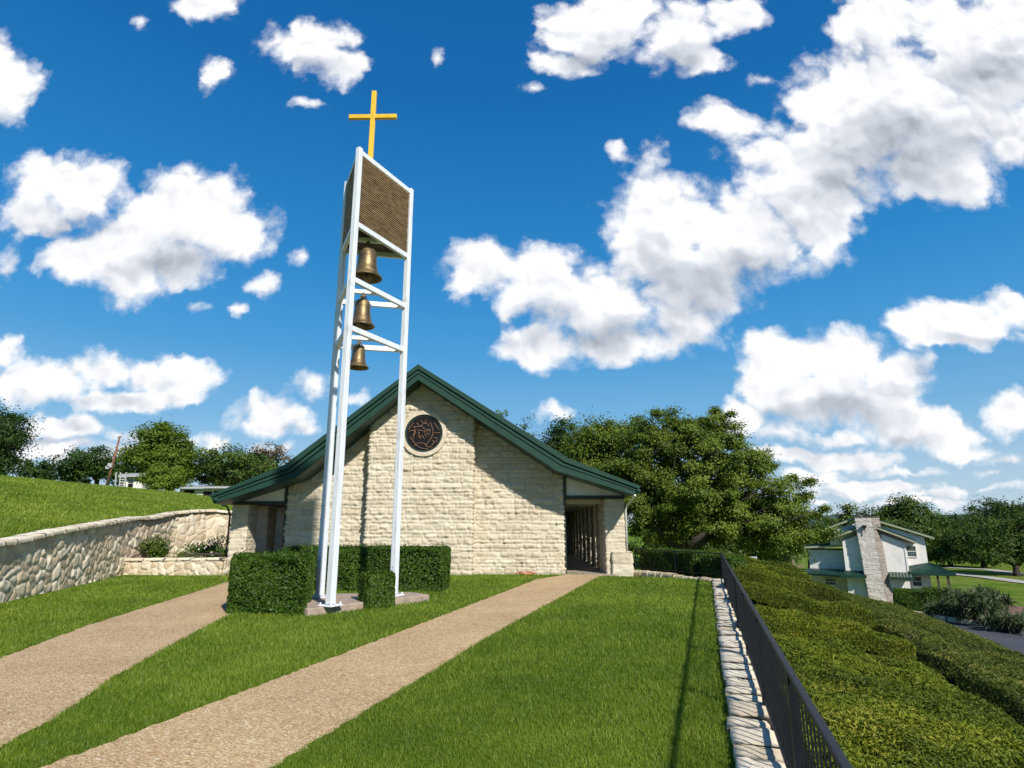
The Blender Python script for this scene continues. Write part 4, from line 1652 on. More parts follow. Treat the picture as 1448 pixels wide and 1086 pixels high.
def slope_hedge(name, label, s0, s1, t0, t1, ztop, H, n, leaf, mat, seed, group, dens_near=True):
    """clipped juniper bed on the slope; ztop(s, t) gives the clipped surface"""
    r = np.random.default_rng(seed)
    c = fp((s0 + s1) / 2, (t0 + t1) / 2)
    root = thing(name, label, 'hedge', (c[0], c[1], float(ztop(np.array([(s0 + s1) / 2]), np.array([(t0 + t1) / 2]))[0]) - H), 0, group)
    k = r.uniform(0, 1, n)
    S, T = r.uniform(s0, s1, n), r.uniform(t0, t1, n)
    if dens_near:                               # more sprays where the bed is near the path of view
        T = t0 + (t1 - t0) * r.uniform(0, 1, n) ** 1.5
    Z = np.zeros(n)
    N = np.tile(np.array((0.0, 0.0, 1.0)), (n, 1))
    # rounded outline wobble
    ws = .30 * fbm(T * .7 + seed, S * 0 + 3, seed, 3)
    wt = .16 * fbm(S * .9 + seed, S * 0 + 7, seed + 2, 3)
    side = k > .80
    q = r.choice(4, n, p=(.46, .10, .22, .22))
    dep = r.uniform(0, 1, n) ** 1.3 * H * .30
    for kk, (axis_, val) in enumerate((('t', t0), ('t', t1), ('s', s0), ('s', s1))):
        m_ = side & (q == kk)
        if axis_ == 't':
            T[m_] = val
            N[m_] = (FD[0] * (-1 if kk == 0 else 1), FD[1] * (-1 if kk == 0 else 1), .4)
        else:
            S[m_] = val
            N[m_] = (FN[0] * (-1 if kk == 2 else 1), FN[1] * (-1 if kk == 2 else 1), .4)
    es = np.minimum(S - s0, s1 - S)
    et = np.minimum(T - t0, t1 - T)
    S2 = S + ws * np.where(S > (s0 + s1) / 2, 1, -.2) * sstep(.9, 0, es)
    T2 = T + wt * np.where(T > (t0 + t1) / 2, 1, -1) * sstep(.9, 0, et)
    lump = fbm(S2 * 1.7 + 20, T2 * 1.7 + 20, seed + 4, 4) - .5
    Z = ztop(S2, T2) + lump * .34 - sstep(.22, 0, np.minimum(es, et)) * .09
    Z = np.where(side, Z - dep, Z) - r.exponential(.5, n) * .035
    XY = FB[None] + FD[None] * T2[:, None] + FN[None] * S2[:, None]
    P = np.stack([XY[:, 0], XY[:, 1], Z], 1) - np.array(root.location)
    patch = fbm(S2 * .8 + 60, T2 * .8 + 60, seed + 9, 3)
    brown = sstep(.60, .70, fbm(S2 * 1.3 + 11, T2 * 1.3 + 90, seed + 21, 4)) * (r.uniform(0, 1, n) < .55)
    tone = np.clip(.42 + (patch - .5) * 1.15 + brown * .72 + r.normal(0, .15, n) + (r.uniform(0, 1, n) < .05) * .45, 0, 1)
    add('foliage', leaf_mesh('juniper', P, N, leaf, tone, .24, .75), M[mat], root)
    # twiggy core, near black so the bed fronts look shaded even in sun
    gs, gt_ = np.linspace(s0 + .16, s1 - .16, 14), np.linspace(t0 + .15, t1 - .12, max(8, int((t1 - t0) / .35)))
    SS, TT = np.meshgrid(gs, gt_)
    lz = fbm(SS * 1.7 + 20, TT * 1.7 + 20, seed + 4, 4) - .5
    ZT_ = ztop(SS.ravel(), TT.ravel()) + lz.ravel() * .34 - .18
    XYc = FB[None] + FD[None] * TT.ravel()[:, None] + FN[None] * SS.ravel()[:, None]
    a = np.stack([XYc[:, 0], XYc[:, 1], ZT_], 1)
    b_ = a.copy()
    b_[:, 2] -= H
    V = np.concatenate([a, b_]) - np.array(root.location)
    ny_, nx_ = SS.shape
    I = np.arange(nx_ * ny_).reshape(ny_, nx_)
    K = nx_ * ny_
    F1 = np.stack([I[:-1, :-1].ravel(), I[:-1, 1:].ravel(), I[1:, 1:].ravel(), I[1:, :-1].ravel()], 1)
    rim = np.concatenate([I[0, :], I[1:, -1], I[-1, -2::-1], I[-2:0:-1, 0]])
    rn = np.roll(rim, -1)
    F2 = np.stack([rim, rim + K, rn + K, rn], 1)
    add('twigs', nmesh('twigs', V, np.concatenate([F1, F2])), M['twig'], root)
    return root


zA = lambda s, t: .24 - .19 * (s - .3) - .004 * t
zB = lambda s, t: -.24 - .265 * (s - 3.0) - .003 * t
HG = 'clipped juniper beds on the slope'


def zAo(o, k=0.0, t0=0.0):
    return lambda s, t: zA(s, t) + o + k * (t - t0)


slope_hedge('juniper_hedge', 'nearest and largest clipped juniper bed right beside the black fence', .22, 2.30, -3.6, 4.95, zA, .75, 190000, .056, 'slab_leaf', 101, HG)
slope_hedge('juniper_hedge', 'low juniper bed directly behind the nearest largest one along the fence', .22, 2.36, 6.0, 8.1, zAo(.22, -.13, 6.0), .75, 60000, .056, 'slab_leaf', 102, HG, False)
slope_hedge('juniper_hedge', 'narrow yellow green juniper bed third along the fence', .22, 2.5, 9.3, 11.1, zAo(.30, -.15, 9.3), .8, 50000, .06, 'slab_leaf', 103, HG, False)
slope_hedge('juniper_hedge', 'broad rounded juniper bed with a dark front face, fourth along the fence', .22, 2.8, 12.5, 14.9, zAo(.44, -.13, 12.5), 1.1, 60000, .065, 'slab_leaf', 104, HG, False)
slope_hedge('juniper_hedge', 'fifth juniper bed, just past the far end of the fence', .1, 2.4, 16.8, 18.8, zAo(.46, -.12, 16.8), 1.1, 22000, .08, 'slab_leaf', 105, HG, False)
slope_hedge('juniper_hedge', 'farthest thin juniper bed below the spreading oak', -.3, 2.8, 21.2, 23.4, zAo(.52, -.10, 21), 1.2, 20000, .085, 'slab_leaf', 106, HG, False)
slope_hedge('juniper_hedge', 'wide dull green juniper bed lower on the slope above the driveway', 3.0, 6.35, -4.0, 20.0, zB, .9, 230000, .066, 'slab_leaf_dull', 107, HG)

# reddish hose / edging lying at the foot of the wall
hp = [yp(730 + i * 3.1, 812 - (2.6 * sin(i * .9) if 0 < i < 9 else 0), 22.3) for i in range(10)]
hz = MB().tube([(p[0], 22.35 + .10 * sin(i * 1.3), .055 + .04 * abs(sin(i * .8))) for i, p in enumerate(hp)], .032, 8)
hz.tube([(p[0] + .12, 22.22 + .08 * cos(i * 1.1), .05) for i, p in enumerate(hp[:7])], .030, 8)
tag(hz.build('garden_hose', M['terracotta'], smooth=True), 'reddish brown hose lying in the grass at the foot of the stone wall', 'hose')

# ------------------------------------------------------------------ house below, on the right
HO = np.array((28.1, 51.97, -4.2))
HT, HN = np.array((.88, -.475)), np.array((-.475, -.88))
house = thing('house', 'white two storey house with green metal roofs and broad stone chimney', 'house', tuple(HO), math.atan2(HT[1], HT[0]))


def hb(o):
    o.parent = house
    return o


hb(MB().prism_xz([(-1.95, -.6), (2.42, -.6), (2.42, 4.55), (.15, 5.55), (-1.95, 4.60)], 0, 5.5).build('wall', M['stucco']))
hb(MB().prism_xz([(2.425, -.6), (3.86, -.6), (3.86, 4.98), (1.2, 5.80), (-.4, 6.28), (-2.9, 5.45), (-2.9, 4.3), (2.425, 4.3)], .8, 6.5).build('wall', M['stucco']))
hb(MB().box(-4.7, -1.953, 1.3, 6, -.6, 3.85).build('wing_wall', M['old_white']))
hb(MB().box(-1.62, -1.2, -.012, .1, -.55, 1.6).build('door', M['old_white']))


def hroof(pts, th, y0, y1, name='roof', trim=.2):
    up = [(p[0], p[1]) for p in pts]
    lo = [(p[0], p[1] - th) for p in pts][::-1]
    o = hb(MB().prism_xz(up + lo, y0 + .03, y1).build(name, M['green_edge']))
    lo2 = [(p[0], p[1] - th - .02) for p in pts][::-1]
    mid = [(p[0], p[1] - .05) for p in pts]
    f = MB().prism_xz(mid + lo2, y0 - .02, y0 + .028).build('fascia', M['trim_cream'], o)
    sm = MB()
    for (p, q) in zip(pts[:-1], pts[1:]):
        yk = y0 + .2
        while yk < y1:
            sm.bar((p[0], yk, p[1] + .01), (q[0], yk, q[1] + .01), .03, .05)
            yk += .42
    sm.build('seam', M['green_edge'], o)
    return o


M['trim_cream'] = mat_paint('cream_green_trim', (.36, .37, .24), .6, .14, 4)
hroof([(-3.05, 4.86), (.12, 6.05), (3.22, 4.70)], .17, -.36, 5.4)
hroof([(-3.15, 5.72), (-.35, 6.78), (4.50, 5.02)], .17, .45, 6.6)
hroof([(-5.0, 4.15), (-1.96, 4.35)], .16, .8, 6.2)
# chimney
chm = stone_wrap('chimney', [(-.50, .2), (-.50, -.55), (.72, -.55)], -.8, 6.58, 'coursed', 'chimney_stone', house, res=.06, seed=71, scale=1.0, shear=(-.050, 0))
stone_wrap('chimney_return', [(.72, -.55), (1.27, .15)], -.8, 6.56, 'coursed', 'shaded_chimney_stone', house, res=.06, seed=73, scale=1.0, shear=(-.050, 0))
hb(MB().prism_xy([(-.92, -.62), (.42, -.62), (1.0, .2), (-.92, .4)], 6.56, 6.64).build('chimney_cap', M['dark_wood']))
hb(MB().tube([(-.62, 0, 6.6), (-.62, 0, 7.0)], .06, 8).build('flue', M['dark_wood']))
lm = MB().box(-.38, -.06, -.86, -.62, 5.72, 5.92).box(-.24, -.18, -.78, -.70, 5.28, 5.72).box(-.24, -.18, -.72, -.52, 5.60, 5.68)
hb(lm.build('wall_lamp', M['black_iron'], bevel=.02))


def skirt(pts3, th, name):
    b_ = MB()
    n = len(pts3)
    b_.v = [tuple(p) for p in pts3] + [(p[0], p[1], p[2] - th) for p in pts3]
    b_.f = [list(range(n)), list(reversed(range(n, 2 * n)))] + [[(i + 1) % n, i, i + n, (i + 1) % n + n] for i in range(n)]
    return b_


sk = skirt([(-2.45, -.75, 1.93), (-.5, -.75, 1.93), (-.5, 0, 2.28), (-2.0, 0, 2.28)], .15, 'a')
so = hb(sk.build('skirt_roof', M['green']))
sm = MB()
for a in np.arange(-2.3, -.5, .22):
    sm.bar((a, -.75, 1.945), (a, -.02, 2.29), .03, .05)
sm.build('seam', M['green_edge'], so)
so = hb(skirt([(1.1, -.75, 1.93), (2.75, -.75, 1.93), (2.45, 0, 2.28), (1.1, 0, 2.28)], .15, 'b').build('skirt_roof', M['green']))
sm = MB()
for a in np.arange(1.2, 2.6, .22):
    sm.bar((a, -.75, 1.945), (a, -.02, 2.29), .03, .05)
sm.build('seam', M['trim_cream'], so)
so = hb(skirt([(-4.9, .35, 1.95), (-2.45, -.75, 1.93), (-2.0, 0, 2.28), (-2.0, 1.3, 2.28), (-4.9, 1.3, 2.30)], .15, 'c').build('skirt_roof', M['green']))
pr = MB()
Pp = [(2.5, -.35, 2.26), (5.45, -.35, 2.26), (5.45, 3.2, 2.26), (2.5, 3.2, 2.26), (2.5, .8, 2.72), (3.9, .8, 3.02), (3.9, 2.4, 3.02)]
pr.v = Pp + [(p[0], p[1], 2.12) for p in Pp[:4]]
pr.f = [[0, 1, 5, 4], [1, 2, 6, 5], [0, 7, 8, 1], [1, 8, 9, 2], [7, 10, 9, 8], [2, 3, 6], [2, 9, 10, 3], [3, 4, 5, 6], [0, 4, 3, 10, 7]]
so = hb(pr.build('porch_roof', M['green']))
sm = MB()
for i in range(11):
    f = i / 10
    sm.bar((2.5 + 2.95 * f, -.35, 2.28), (2.5 + 1.4 * f, .8, 2.735 + .3 * f), .035, .06)
for i in range(8):
    f = i / 7
    sm.bar((5.45, -.35 + 3.5 * f, 2.28), (3.9, .8 + 1.6 * f, 3.035), .035, .06)
sm.build('seam', M['green_edge'], so)
for a, yy_ in ((4.28, -.1), (4.92, -.15), (5.2, 2.8)):
    hb(MB().box(a - .07, a + .07, yy_ - .07, yy_ + .07, -.6, 2.13).build('porch_post', M['dark_wood']))
hb(MB().box(2.36, 2.48, -.04, .10, 2.25, 4.42).build('corner_board', M['stucco']))


def hwin(a0, a1, z0, z1, y):
    f = MB().box(a0 - .06, a1 + .06, y - .05, y + .05, z0 - .07, z0).box(a0 - .06, a1 + .06, y - .05, y + .05, z1, z1 + .06)
    f.box(a0 - .06, a0, y - .05, y + .05, z0, z1).box(a1, a1 + .06, y - .05, y + .05, z0, z1)
    f.box(a0, a1, y - .04, y + .04, (z0 + z1) / 2 - .025, (z0 + z1) / 2 + .025)
    o = hb(f.build('window', M['stucco']))
    MB().box(a0, a1, y - .02, y + .02, z0, (z0 + z1) / 2 - .026).box(a0, a1, y - .02, y + .02, (z0 + z1) / 2 + .026, z1).build('pane', M['glass_house'], o)


hwin(2.56, 3.16, 3.48, 4.28, .78)
hwin(2.66, 3.24, 1.24, 1.92, .78)
hwin(-3.62, -2.86, 1.02, 1.48, 1.28)

# hedges in front of the house
def at(u, v, Y):
    p = yp(u, v, Y)
    return p[0], p[1]


x, y = at(1296, 860, 45.2)
box_hedge('hedge', 'dark square clipped hedge at the foot of the house chimney', (x + .1, y + .3), 1.22, .95, -4.3, -2.72, -.5, 9000, .13, bulge=.06, rnd=.14)
x, y = at(1326, 850, 48.0)
box_hedge('hedge', 'smaller dark clipped hedge beside the house porch posts', (x, y), .85, .6, -4.3, -2.85, -.5, 5000, .13, bulge=.06, rnd=.14)

# white car glimpsed behind the juniper beds
def car(label, loc, rz):
    t = thing('parked_car', label, 'car', loc, rz)
    prof = [(-2.1, .32), (-2.12, .62), (-1.95, .80), (-1.25, .88), (-.65, 1.34), (.55, 1.38), (1.25, .92), (2.0, .82), (2.12, .60), (2.1, .32)]
    m_ = MB()
    secs = [(-.84, .93), (-.72, 1.0), (.72, 1.0), (.84, .93)]
    n = len(prof)
    for (yy_, k_) in secs:
        for (px_, pz_) in prof:
            tuck = .86 if pz_ > 1.0 else 1.0
            m_.v.append((px_ * (1 if abs(yy_) < .8 else .98), yy_ * tuck, .32 + (pz_ - .32) * k_))
    for s_ in range(3):
        for i in range(n):
            j = (i + 1) % n
            m_.f.append([s_ * n + i, s_ * n + j, (s_ + 1) * n + j, (s_ + 1) * n + i])
    m_.f.append(list(range(n)))
    m_.f.append([3 * n + i for i in reversed(range(n))])
    bo = m_.build('body', M['white_car'], t, bevel=.05)
    for sy in (-1, 1):
        MB().prism_xz([(-1.1, .90), (-.6, 1.27), (.5, 1.30), (1.08, .92)], sy * .80 - .012, sy * .80 + .012).build('side_window', M['glass_dark'], t)
        for sx in (-1.3, 1.3):
            wmesh = MB()
            wmesh.tube([(sx, sy * .86, .32), (sx, sy * .68, .32)], .32, 20)
            wo_ = wmesh.build('wheel', M['rubber'], t)
            MB().tube([(sx, sy * .875, .32), (sx, sy * .80, .32)], .19, 14).build('rim', M['grey'], wo_)
    MB().quadbox([(1.24, -.62, .945), (1.24, .62, .945), (.62, .60, 1.375), (.62, -.60, 1.375), (1.26, -.62, .955), (1.26, .62, .955), (.64, .60, 1.385), (.64, -.60, 1.385)]).build('windscreen', M['glass_dark'], t)
    for sy in (-.6, .6):
        MB().box(2.06, 2.13, sy - .16, sy + .16, .60, .72).build('headlight', M['glass_house'], t, bevel=.015)
    return t


x, y = at(1160, 838, 47.5)
car('white car parked beside the house, half hidden by the juniper beds', (x - .9, y, -4.45), -.35)

# ------------------------------------------------------------------ driveway, kerb, planting bed, far paths
def drape(name, pts, dz, mat, label, cat, kind='structure'):
    m_ = MB()
    n = len(pts)
    m_.v = [(p[0], p[1], gzf(p[0], p[1]) + dz) for p in pts]
    m_.f = [list(range(n))]
    return tag(m_.build(name, mat), label, cat, kind=kind)


ROAD = [fp(12.4, -6)[:2], fp(12.4, 30)[:2], (24.6, 43.6), (26.2, 41.3), (28.4, 37.7), (33.5, 30.5), (60, 12), (60, -10)]
m_ = MB()
m_.v = [(p[0], p[1], -4.14) for p in ROAD]
m_.f = [list(reversed(range(len(ROAD))))]
tag(m_.build('asphalt_road', M['asphalt']), 'dark asphalt driveway below the slope', 'road', kind='structure')
kerb = thing('stone_kerb', 'pale stone kerb edging the asphalt driveway below the spiky shrubs', 'kerb', (26.3, 41.3, -4.2))
unrel(coping('kerb_stones', [(25.6, 44.6, -3.86), (26.2, 41.4, -3.86), (28.5, 37.8, -3.84), (33.6, 30.6, -3.8), (42, 24.5, -3.8)], .42, .5, 'coping_stone', None, 55, lmin=.5, lmax=1.1, jitter=.02), kerb)
m_ = MB()
BED = [(26.5, 41.5), (28.8, 38.0), (33.8, 30.9), (40, 34), (38, 45), (34, 50), (29, 47)]
m_.v = [(p[0], p[1], -4.02) for p in BED]
m_.f = [list(range(len(BED)))]
tag(m_.build('planting_bed', M['mulch']), 'reddish mulch bed behind the driveway kerb', 'planting bed', kind='structure')


def strip(name, px, w_, mat, label):
    P = [np.array(gp(u, v, -4.2)[:2]) for u, v in px]
    Q = []
    for a, b_ in zip(P[:-1], P[1:]):
        for k_ in range(6):
            Q.append(a + (b_ - a) * k_ / 6)
    Q.append(P[-1])
    m_ = MB()
    for i, p in enumerate(Q):
        d = Q[min(i + 1, len(Q) - 1)] - Q[max(i - 1, 0)]
        d /= np.linalg.norm(d)
        n_ = np.array((d[1], -d[0]))
        for s_ in (-1, 1):
            q = p + n_ * s_ * w_ / 2
            m_.v.append((q[0], q[1], gzf(q[0], q[1]) + .07))
    for i in range(len(Q) - 1):
        m_.f.append([2 * i, 2 * i + 1, 2 * i + 3, 2 * i + 2])
    return tag(m_.build(name, mat), label, 'path', kind='structure')


strip('path', [(1330, 810), (1352, 813), (1400, 818), (1448, 824), (1500, 829)], 2.2, M['gravel'], 'pale path crossing the far lawn under the trees')
strip('path', [(1340, 803), (1400, 806.5), (1448, 812), (1500, 817)], 2.0, M['gravel'], 'thin pale path farther back on the lawn')

# spiky shrubs in the bed
def yucca(label, loc, h, nst, nl, lr, seed, spread):
    r = np.random.default_rng(seed)
    t = thing('spiky_shrub', label, 'shrub', loc, 0, 'spiky shrubs by the driveway')
    V, Fq, T = [], [], []
    st = MB()
    for s_ in range(nst):
        a = r.uniform(0, 2 * pi)
        q = r.uniform(.1, 1) ** .6 * spread
        top = np.array((cos(a) * q, sin(a) * q, h * r.uniform(.45, 1.0) * (1 - .25 * q / spread)))
        st.tube([(cos(a) * q * .25, sin(a) * q * .25, -.1), (cos(a) * q * .7, sin(a) * q * .7, top[2] * .5), tuple(top)], [.08, .06, .05], 6)
        for l_ in range(nl):
            d = r.normal(0, 1, 3) + np.array((0, 0, .25))
            d /= np.linalg.norm(d)
            L = lr * r.uniform(.6, 1.2)
            w_ = np.cross(d, r.normal(0, 1, 3))
            w_ /= np.linalg.norm(w_)
            w_ *= .030 * r.uniform(.7, 1.4)
            b0 = top + np.array((0, 0, -.25 * r.uniform(0, 1)))
            m1 = b0 + d * L * .55
            tip = b0 + d * L + np.array((0, 0, -.28 * L * (1 - abs(d[2]))))
            k0 = len(V)
            V += [b0 - w_ * .6, b0 + w_ * .6, m1 + w_, m1 - w_, tip, tip + w_ * .1]
            Fq += [(k0, k0 + 1, k0 + 2, k0 + 3), (k0 + 3, k0 + 2, k0 + 5, k0 + 4)]
            tn = np.clip(.5 + r.normal(0, .2) - (.2 if d[2] < -.2 else 0), 0, 1)
            T += [tn] * 6
    add('spiky_leaves', nmesh('leaves', V, Fq, {'tone': T}), M['yucca_leaf'], t)
    st.build('stem', M['bark'], t)
    return t


x, y = at(1392, 868, 39.5)
yucca('tallest spiky shrub with many dark heads in the middle of the bed', (x, y, -4.05), 2.1, 30, 60, .62, 3, 1.55)
x, y = at(1350, 872, 41.5)
yucca('low grey green spiky shrub at the left end of the bed', (x, y, -4.05), 1.0, 22, 55, .60, 5, 1.45)
x, y = at(1432, 875, 37)
yucca('low spiky shrub at the right side of the bed near the photo edge', (x, y, -4.05), 1.0, 16, 55, .6, 8, 1.2)
x, y = at(1368, 835, 46)
yucca('brownish spiky shrub behind the tallest one', (x, y, -4.05), 1.7, 16, 50, .6, 9, 1.3)

# timber stair rail and grey handrail beneath the oak
sr = thing('stair_railing', 'brown timber stair railing below the oak branches', 'railing', yp(1122, 815, 33))
for nm, A, B, ww in (('post', yp(1122, 818, 33), yp(1121, 791, 33), .12), ('handrail', yp(1102, 812, 33.5), yp(1121, 795, 33), .14), ('handrail', yp(1121, 801, 33), yp(1136, 801, 34), .10), ('handrail', yp(1104, 818, 33.5), yp(1121, 803, 33), .10)):
    unrel(MB().bar(A, B, ww, ww).build(nm, M['old_wood'] if 'old_wood' in M else M['dark_wood']), sr)
hr = thing('handrail', 'grey metal handrail just behind the farthest juniper bed', 'railing', yp(1028, 796, 31))
unrel(MB().bar(yp(1026, 788, 31), yp(1070, 788, 31.5), .06, .06).build('rail', M['grey']), hr)
for u in (1028, 1049, 1069):
    unrel(MB().bar(yp(u, 788.5, 31.2), yp(u, 812, 31.2), .05, .05).build('post', M['grey']), hr)

# ------------------------------------------------------------------ trees placed from their outlines
def tree_px(label, Y, ells, base_u, ncl, nleaf, leaf, clr, seed, leafmat='tree_leaf', trunk_r=.28, name='tree', group=None, outer=2.2, trunk_v=None, flat=.6, limbs=8, tone0=.42, depth=.85, minz=.5, up=.5):
    ex = [yp(cx, cy_, Y) for cx, cy_, rx, ry in ells]
    bx = yp(base_u, 740, Y)[0]
    bz = gzf(bx, Y)
    k_ = Y / F_PX * 1.01
    E3 = []
    for (cx, cy_, rx, ry), p in zip(ells, ex):
        E3.append((p[0] - bx, (rng.uniform(-.25, .25)) * rx * k_, p[2] - bz, rx * k_, rx * k_ * depth, ry * k_))
    zmin = min(e_[2] - e_[5] for e_ in E3)
    zmax = max(e_[2] + e_[5] for e_ in E3)
    th = max(.6, zmin + .22 * (zmax - zmin)) if trunk_v is None else yp(base_u, trunk_v, Y)[2] - bz
    ms = make_tree(E3, ncl, nleaf, leaf, clr, th, trunk_r, seed, limbs, flat, tone0, minz=minz, outer=outer, up=up)
    return place_tree(name, label, ms, (bx, Y, bz), 0, 1, leafmat, group)


tree_px('wide spreading live oak with low branches right of the chapel', 36, [(985, 668, 108, 86), (935, 620, 62, 50), (1085, 718, 76, 60), (1120, 752, 52, 40), (1150, 772, 26, 20), (905, 695, 68, 54), (1030, 738, 95, 36), (1010, 612, 44, 38), (1050, 655, 54, 52), (935, 742, 60, 24)], 962, 560, 200000, .135, .54, 41, 'oak_leaf', .5, 'live_oak', outer=2.3, trunk_v=776, limbs=15, minz=1.0, tone0=.60)
tree_px('lighter green oak between the chapel roof and the spreading oak', 44, [(855, 650, 58, 60), (880, 622, 42, 40), (830, 690, 40, 40), (880, 700, 40, 40)], 868, 150, 42000, .17, .75, 42, 'oak_leaf', .3, 'oak_tree', tone0=.54)
tree_px('dark rounded tree rising behind the chapel roof', 58, [(800, 630, 42, 42), (775, 650, 34, 36), (825, 660, 34, 46)], 800, 100, 16000, .24, .9, 43, 'dark_leaf', .35)
BG_G = 'thin pointed tree tops behind the roof ridge'
tree_px('thin sparse treetop directly above the right roof slope, nearest the ridge', 56, [(706, 594, 13, 24), (704, 620, 20, 20)], 705, 20, 650, .22, .55, 44, 'oak_leaf', .16, 'tree', None, 1.6)
tree_px('pointed sparse treetop left of the dark rounded tree', 56, [(743, 600, 12, 26), (745, 625, 22, 24)], 744, 24, 900, .22, .6, 45, 'oak_leaf', .16, 'tree', None, 1.6)
tree_px('dark leafy tree cut off by the left photo edge', 46, [(-25, 625, 52, 58), (5, 640, 26, 34), (-5, 600, 26, 30)], -30, 130, 22000, .2, .8, 46, 'dark_leaf', .35)
tree_px('low distant bush beyond the hill crest by the left edge', 80, [(52, 668, 26, 12), (66, 664, 14, 10)], 55, 24, 3000, .3, .9, 47, 'dark_leaf', .2, 'bush', minz=.1)
tree_px('dark tree behind the leaning pole', 74, [(118, 660, 30, 24), (145, 655, 24, 22), (100, 668, 22, 16), (165, 668, 26, 20)], 128, 100, 14000, .27, 1.0, 48, 'dark_leaf', .3, minz=.1)
tree_px('large round bright tree on top of the grassy hill', 62, [(228, 640, 46, 38), (195, 650, 32, 30), (258, 655, 30, 30), (225, 618, 30, 20), (245, 668, 32, 22)], 228, 190, 34000, .23, .85, 49, 'lime_leaf', .38, tone0=.40)
tree_px('small round light green tree in front of the large round one', 57, [(232, 680, 27, 18), (225, 674, 20, 14)], 232, 60, 9000, .19, .6, 50, 'lime_leaf', .18, tone0=.55, minz=.2)
tree_px('broad green tree between the round tree and the chapel roof', 66, [(330, 660, 44, 32), (300, 672, 34, 24), (370, 672, 36, 26), (345, 690, 50, 20)], 335, 150, 24000, .25, .95, 51, 'tree_leaf', .35, minz=.2)
tree_px('half bare brownish tree behind the left roof slope', 70, [(385, 650, 30, 24), (365, 645, 22, 18)], 380, 50, 2600, .24, .8, 52, 'brown_leaf', .32)
tree_px('thin pale tree left of the house chimney', 72, [(1193, 724, 15, 12), (1200, 735, 18, 12), (1180, 738, 14, 10)], 1195, 26, 1700, .26, .7, 53, 'oak_leaf', .2, outer=1.6)
tree_px('dark leafy tree right behind the house chimney', 76, [(1275, 720, 30, 22), (1300, 738, 30, 22), (1250, 738, 26, 20), (1275, 752, 44, 24)], 1276, 130, 17000, .28, 1.0, 54, 'tree_leaf', .35)
tree_px('dense green trees behind the house roof, left of the thin pale tree', 84, [(1150, 752, 40, 22), (1110, 760, 40, 26)], 1140, 80, 8000, .32, 1.1, 64, 'tree_leaf', .3)
RG = 'trees on the far lawn'
tree_px('spreading tree on the far lawn right of the porch', 92, [(1378, 768, 36, 26), (1360, 780, 24, 16)], 1381, 110, 12000, .30, 1.1, 55, 'tree_leaf', .36, group=RG, trunk_v=792)
tree_px('nearest spreading tree on the far lawn at the right photo edge', 77, [(1428, 768, 44, 30), (1462, 760, 40, 36), (1408, 782, 24, 14)], 1425, 160, 20000, .27, 1.05, 56, 'tree_leaf', .36, group=RG, trunk_v=800)
tree_px('tree behind the porch roof on the far lawn', 96, [(1335, 770, 30, 24), (1322, 782, 22, 14)], 1335, 90, 9000, .32, 1.1, 57, 'oak_leaf', .32, group=RG, trunk_v=790)
tree_px('tall dark tree forming the skyline at the far right', 118, [(1405, 738, 46, 28), (1440, 730, 40, 26), (1380, 752, 34, 26)], 1408, 170, 16000, .40, 1.5, 58, 'dark_leaf', .45, group=RG)
tree_px('dark tree between the house roof and the skyline trees', 112, [(1330, 748, 34, 22), (1345, 765, 40, 20)], 1332, 120, 11000, .38, 1.4, 59, 'dark_leaf', .4, group=RG)
tree_px('tall tree beyond the right photo edge of the far lawn', 110, [(1490, 735, 50, 40)], 1490, 110, 9000, .40, 1.5, 60, 'tree_leaf', .45, group=RG)
tree_px('dark undergrowth tree filling the back of the far lawn', 128, [(1370, 782, 90, 14), (1440, 782, 70, 16), (1310, 785, 50, 14)], 1390, 150, 9000, .5, 1.6, 61, 'dark_leaf', .3, minz=.1)
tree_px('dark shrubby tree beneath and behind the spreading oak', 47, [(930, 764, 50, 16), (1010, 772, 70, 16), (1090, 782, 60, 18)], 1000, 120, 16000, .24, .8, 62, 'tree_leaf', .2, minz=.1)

# distant wooded hill on the right horizon
hv = MB()
X0 = 26
n = 60
for i in range(n + 1):
    f = i / n
    xx = 500 + 2600 * f
    hgt = 30 + 22 * float(fbm(np.array([f * 5.0]), np.array([2.0]), 6, 4)[0])
    for (yy_, zz_) in ((1750, -8), (1900, hgt * .8), (2050, hgt), (2500, -8)):
        hv.v.append((xx, yy_ + 60 * sin(f * 9), zz_))
for i in range(n):
    for j in range(3):
        hv.f.append([4 * i + j, 4 * i + 4 + j, 4 * i + 5 + j, 4 * i + 1 + j])
tag(hv.build('hills', M['far_hill'] if 'far_hill' in M else M['mulch'], smooth=True), 'low blue green wooded hill on the far right horizon', 'hill', kind='structure')

# ------------------------------------------------------------------ things on top of the grassy hill
pole = thing('utility_pole', 'leaning rust brown wooden pole on the hill crest', 'pole', yp(151, 688, 56))
A, B = yp(150, 690, 56), yp(169.5, 618, 56)
unrel(MB().tube([A, B], [.12, .08], 8).build('pole_shaft', M['rust_wood'], smooth=True), pole)
unrel(MB().bar(yp(166.5, 618.5, 55.95), yp(172, 617.5, 56.05), .1, .1).build('crossarm', M['rust_wood']), pole)
unrel(MB().box(yp(156, 655, 55.8)[0] - .22, yp(156, 655, 55.8)[0] + .16, 55.75, 55.85, yp(156, 661, 55.8)[2], yp(156, 655, 55.8)[2]).box(yp(152, 660, 55.8)[0] - .15, yp(152, 660, 55.8)[0] + .15, 55.75, 55.85, yp(152, 663, 55.8)[2], yp(152, 659, 55.8)[2]).build('pole_box', M['grey']), pole)
af = thing('metal_frame', 'small green metal frame standing at the foot of the leaning pole', 'frame', yp(157, 687, 55))
for A, B in (((153, 688), (156, 676)), ((156, 676), (161, 688)), ((154.5, 683), (159.5, 683)), ((155.3, 679.5), (158, 679.5))):
    unrel(MB().bar(yp(A[0], A[1], 55), yp(B[0], B[1], 55), .10, .10).build('bar', M['green_edge']), af)


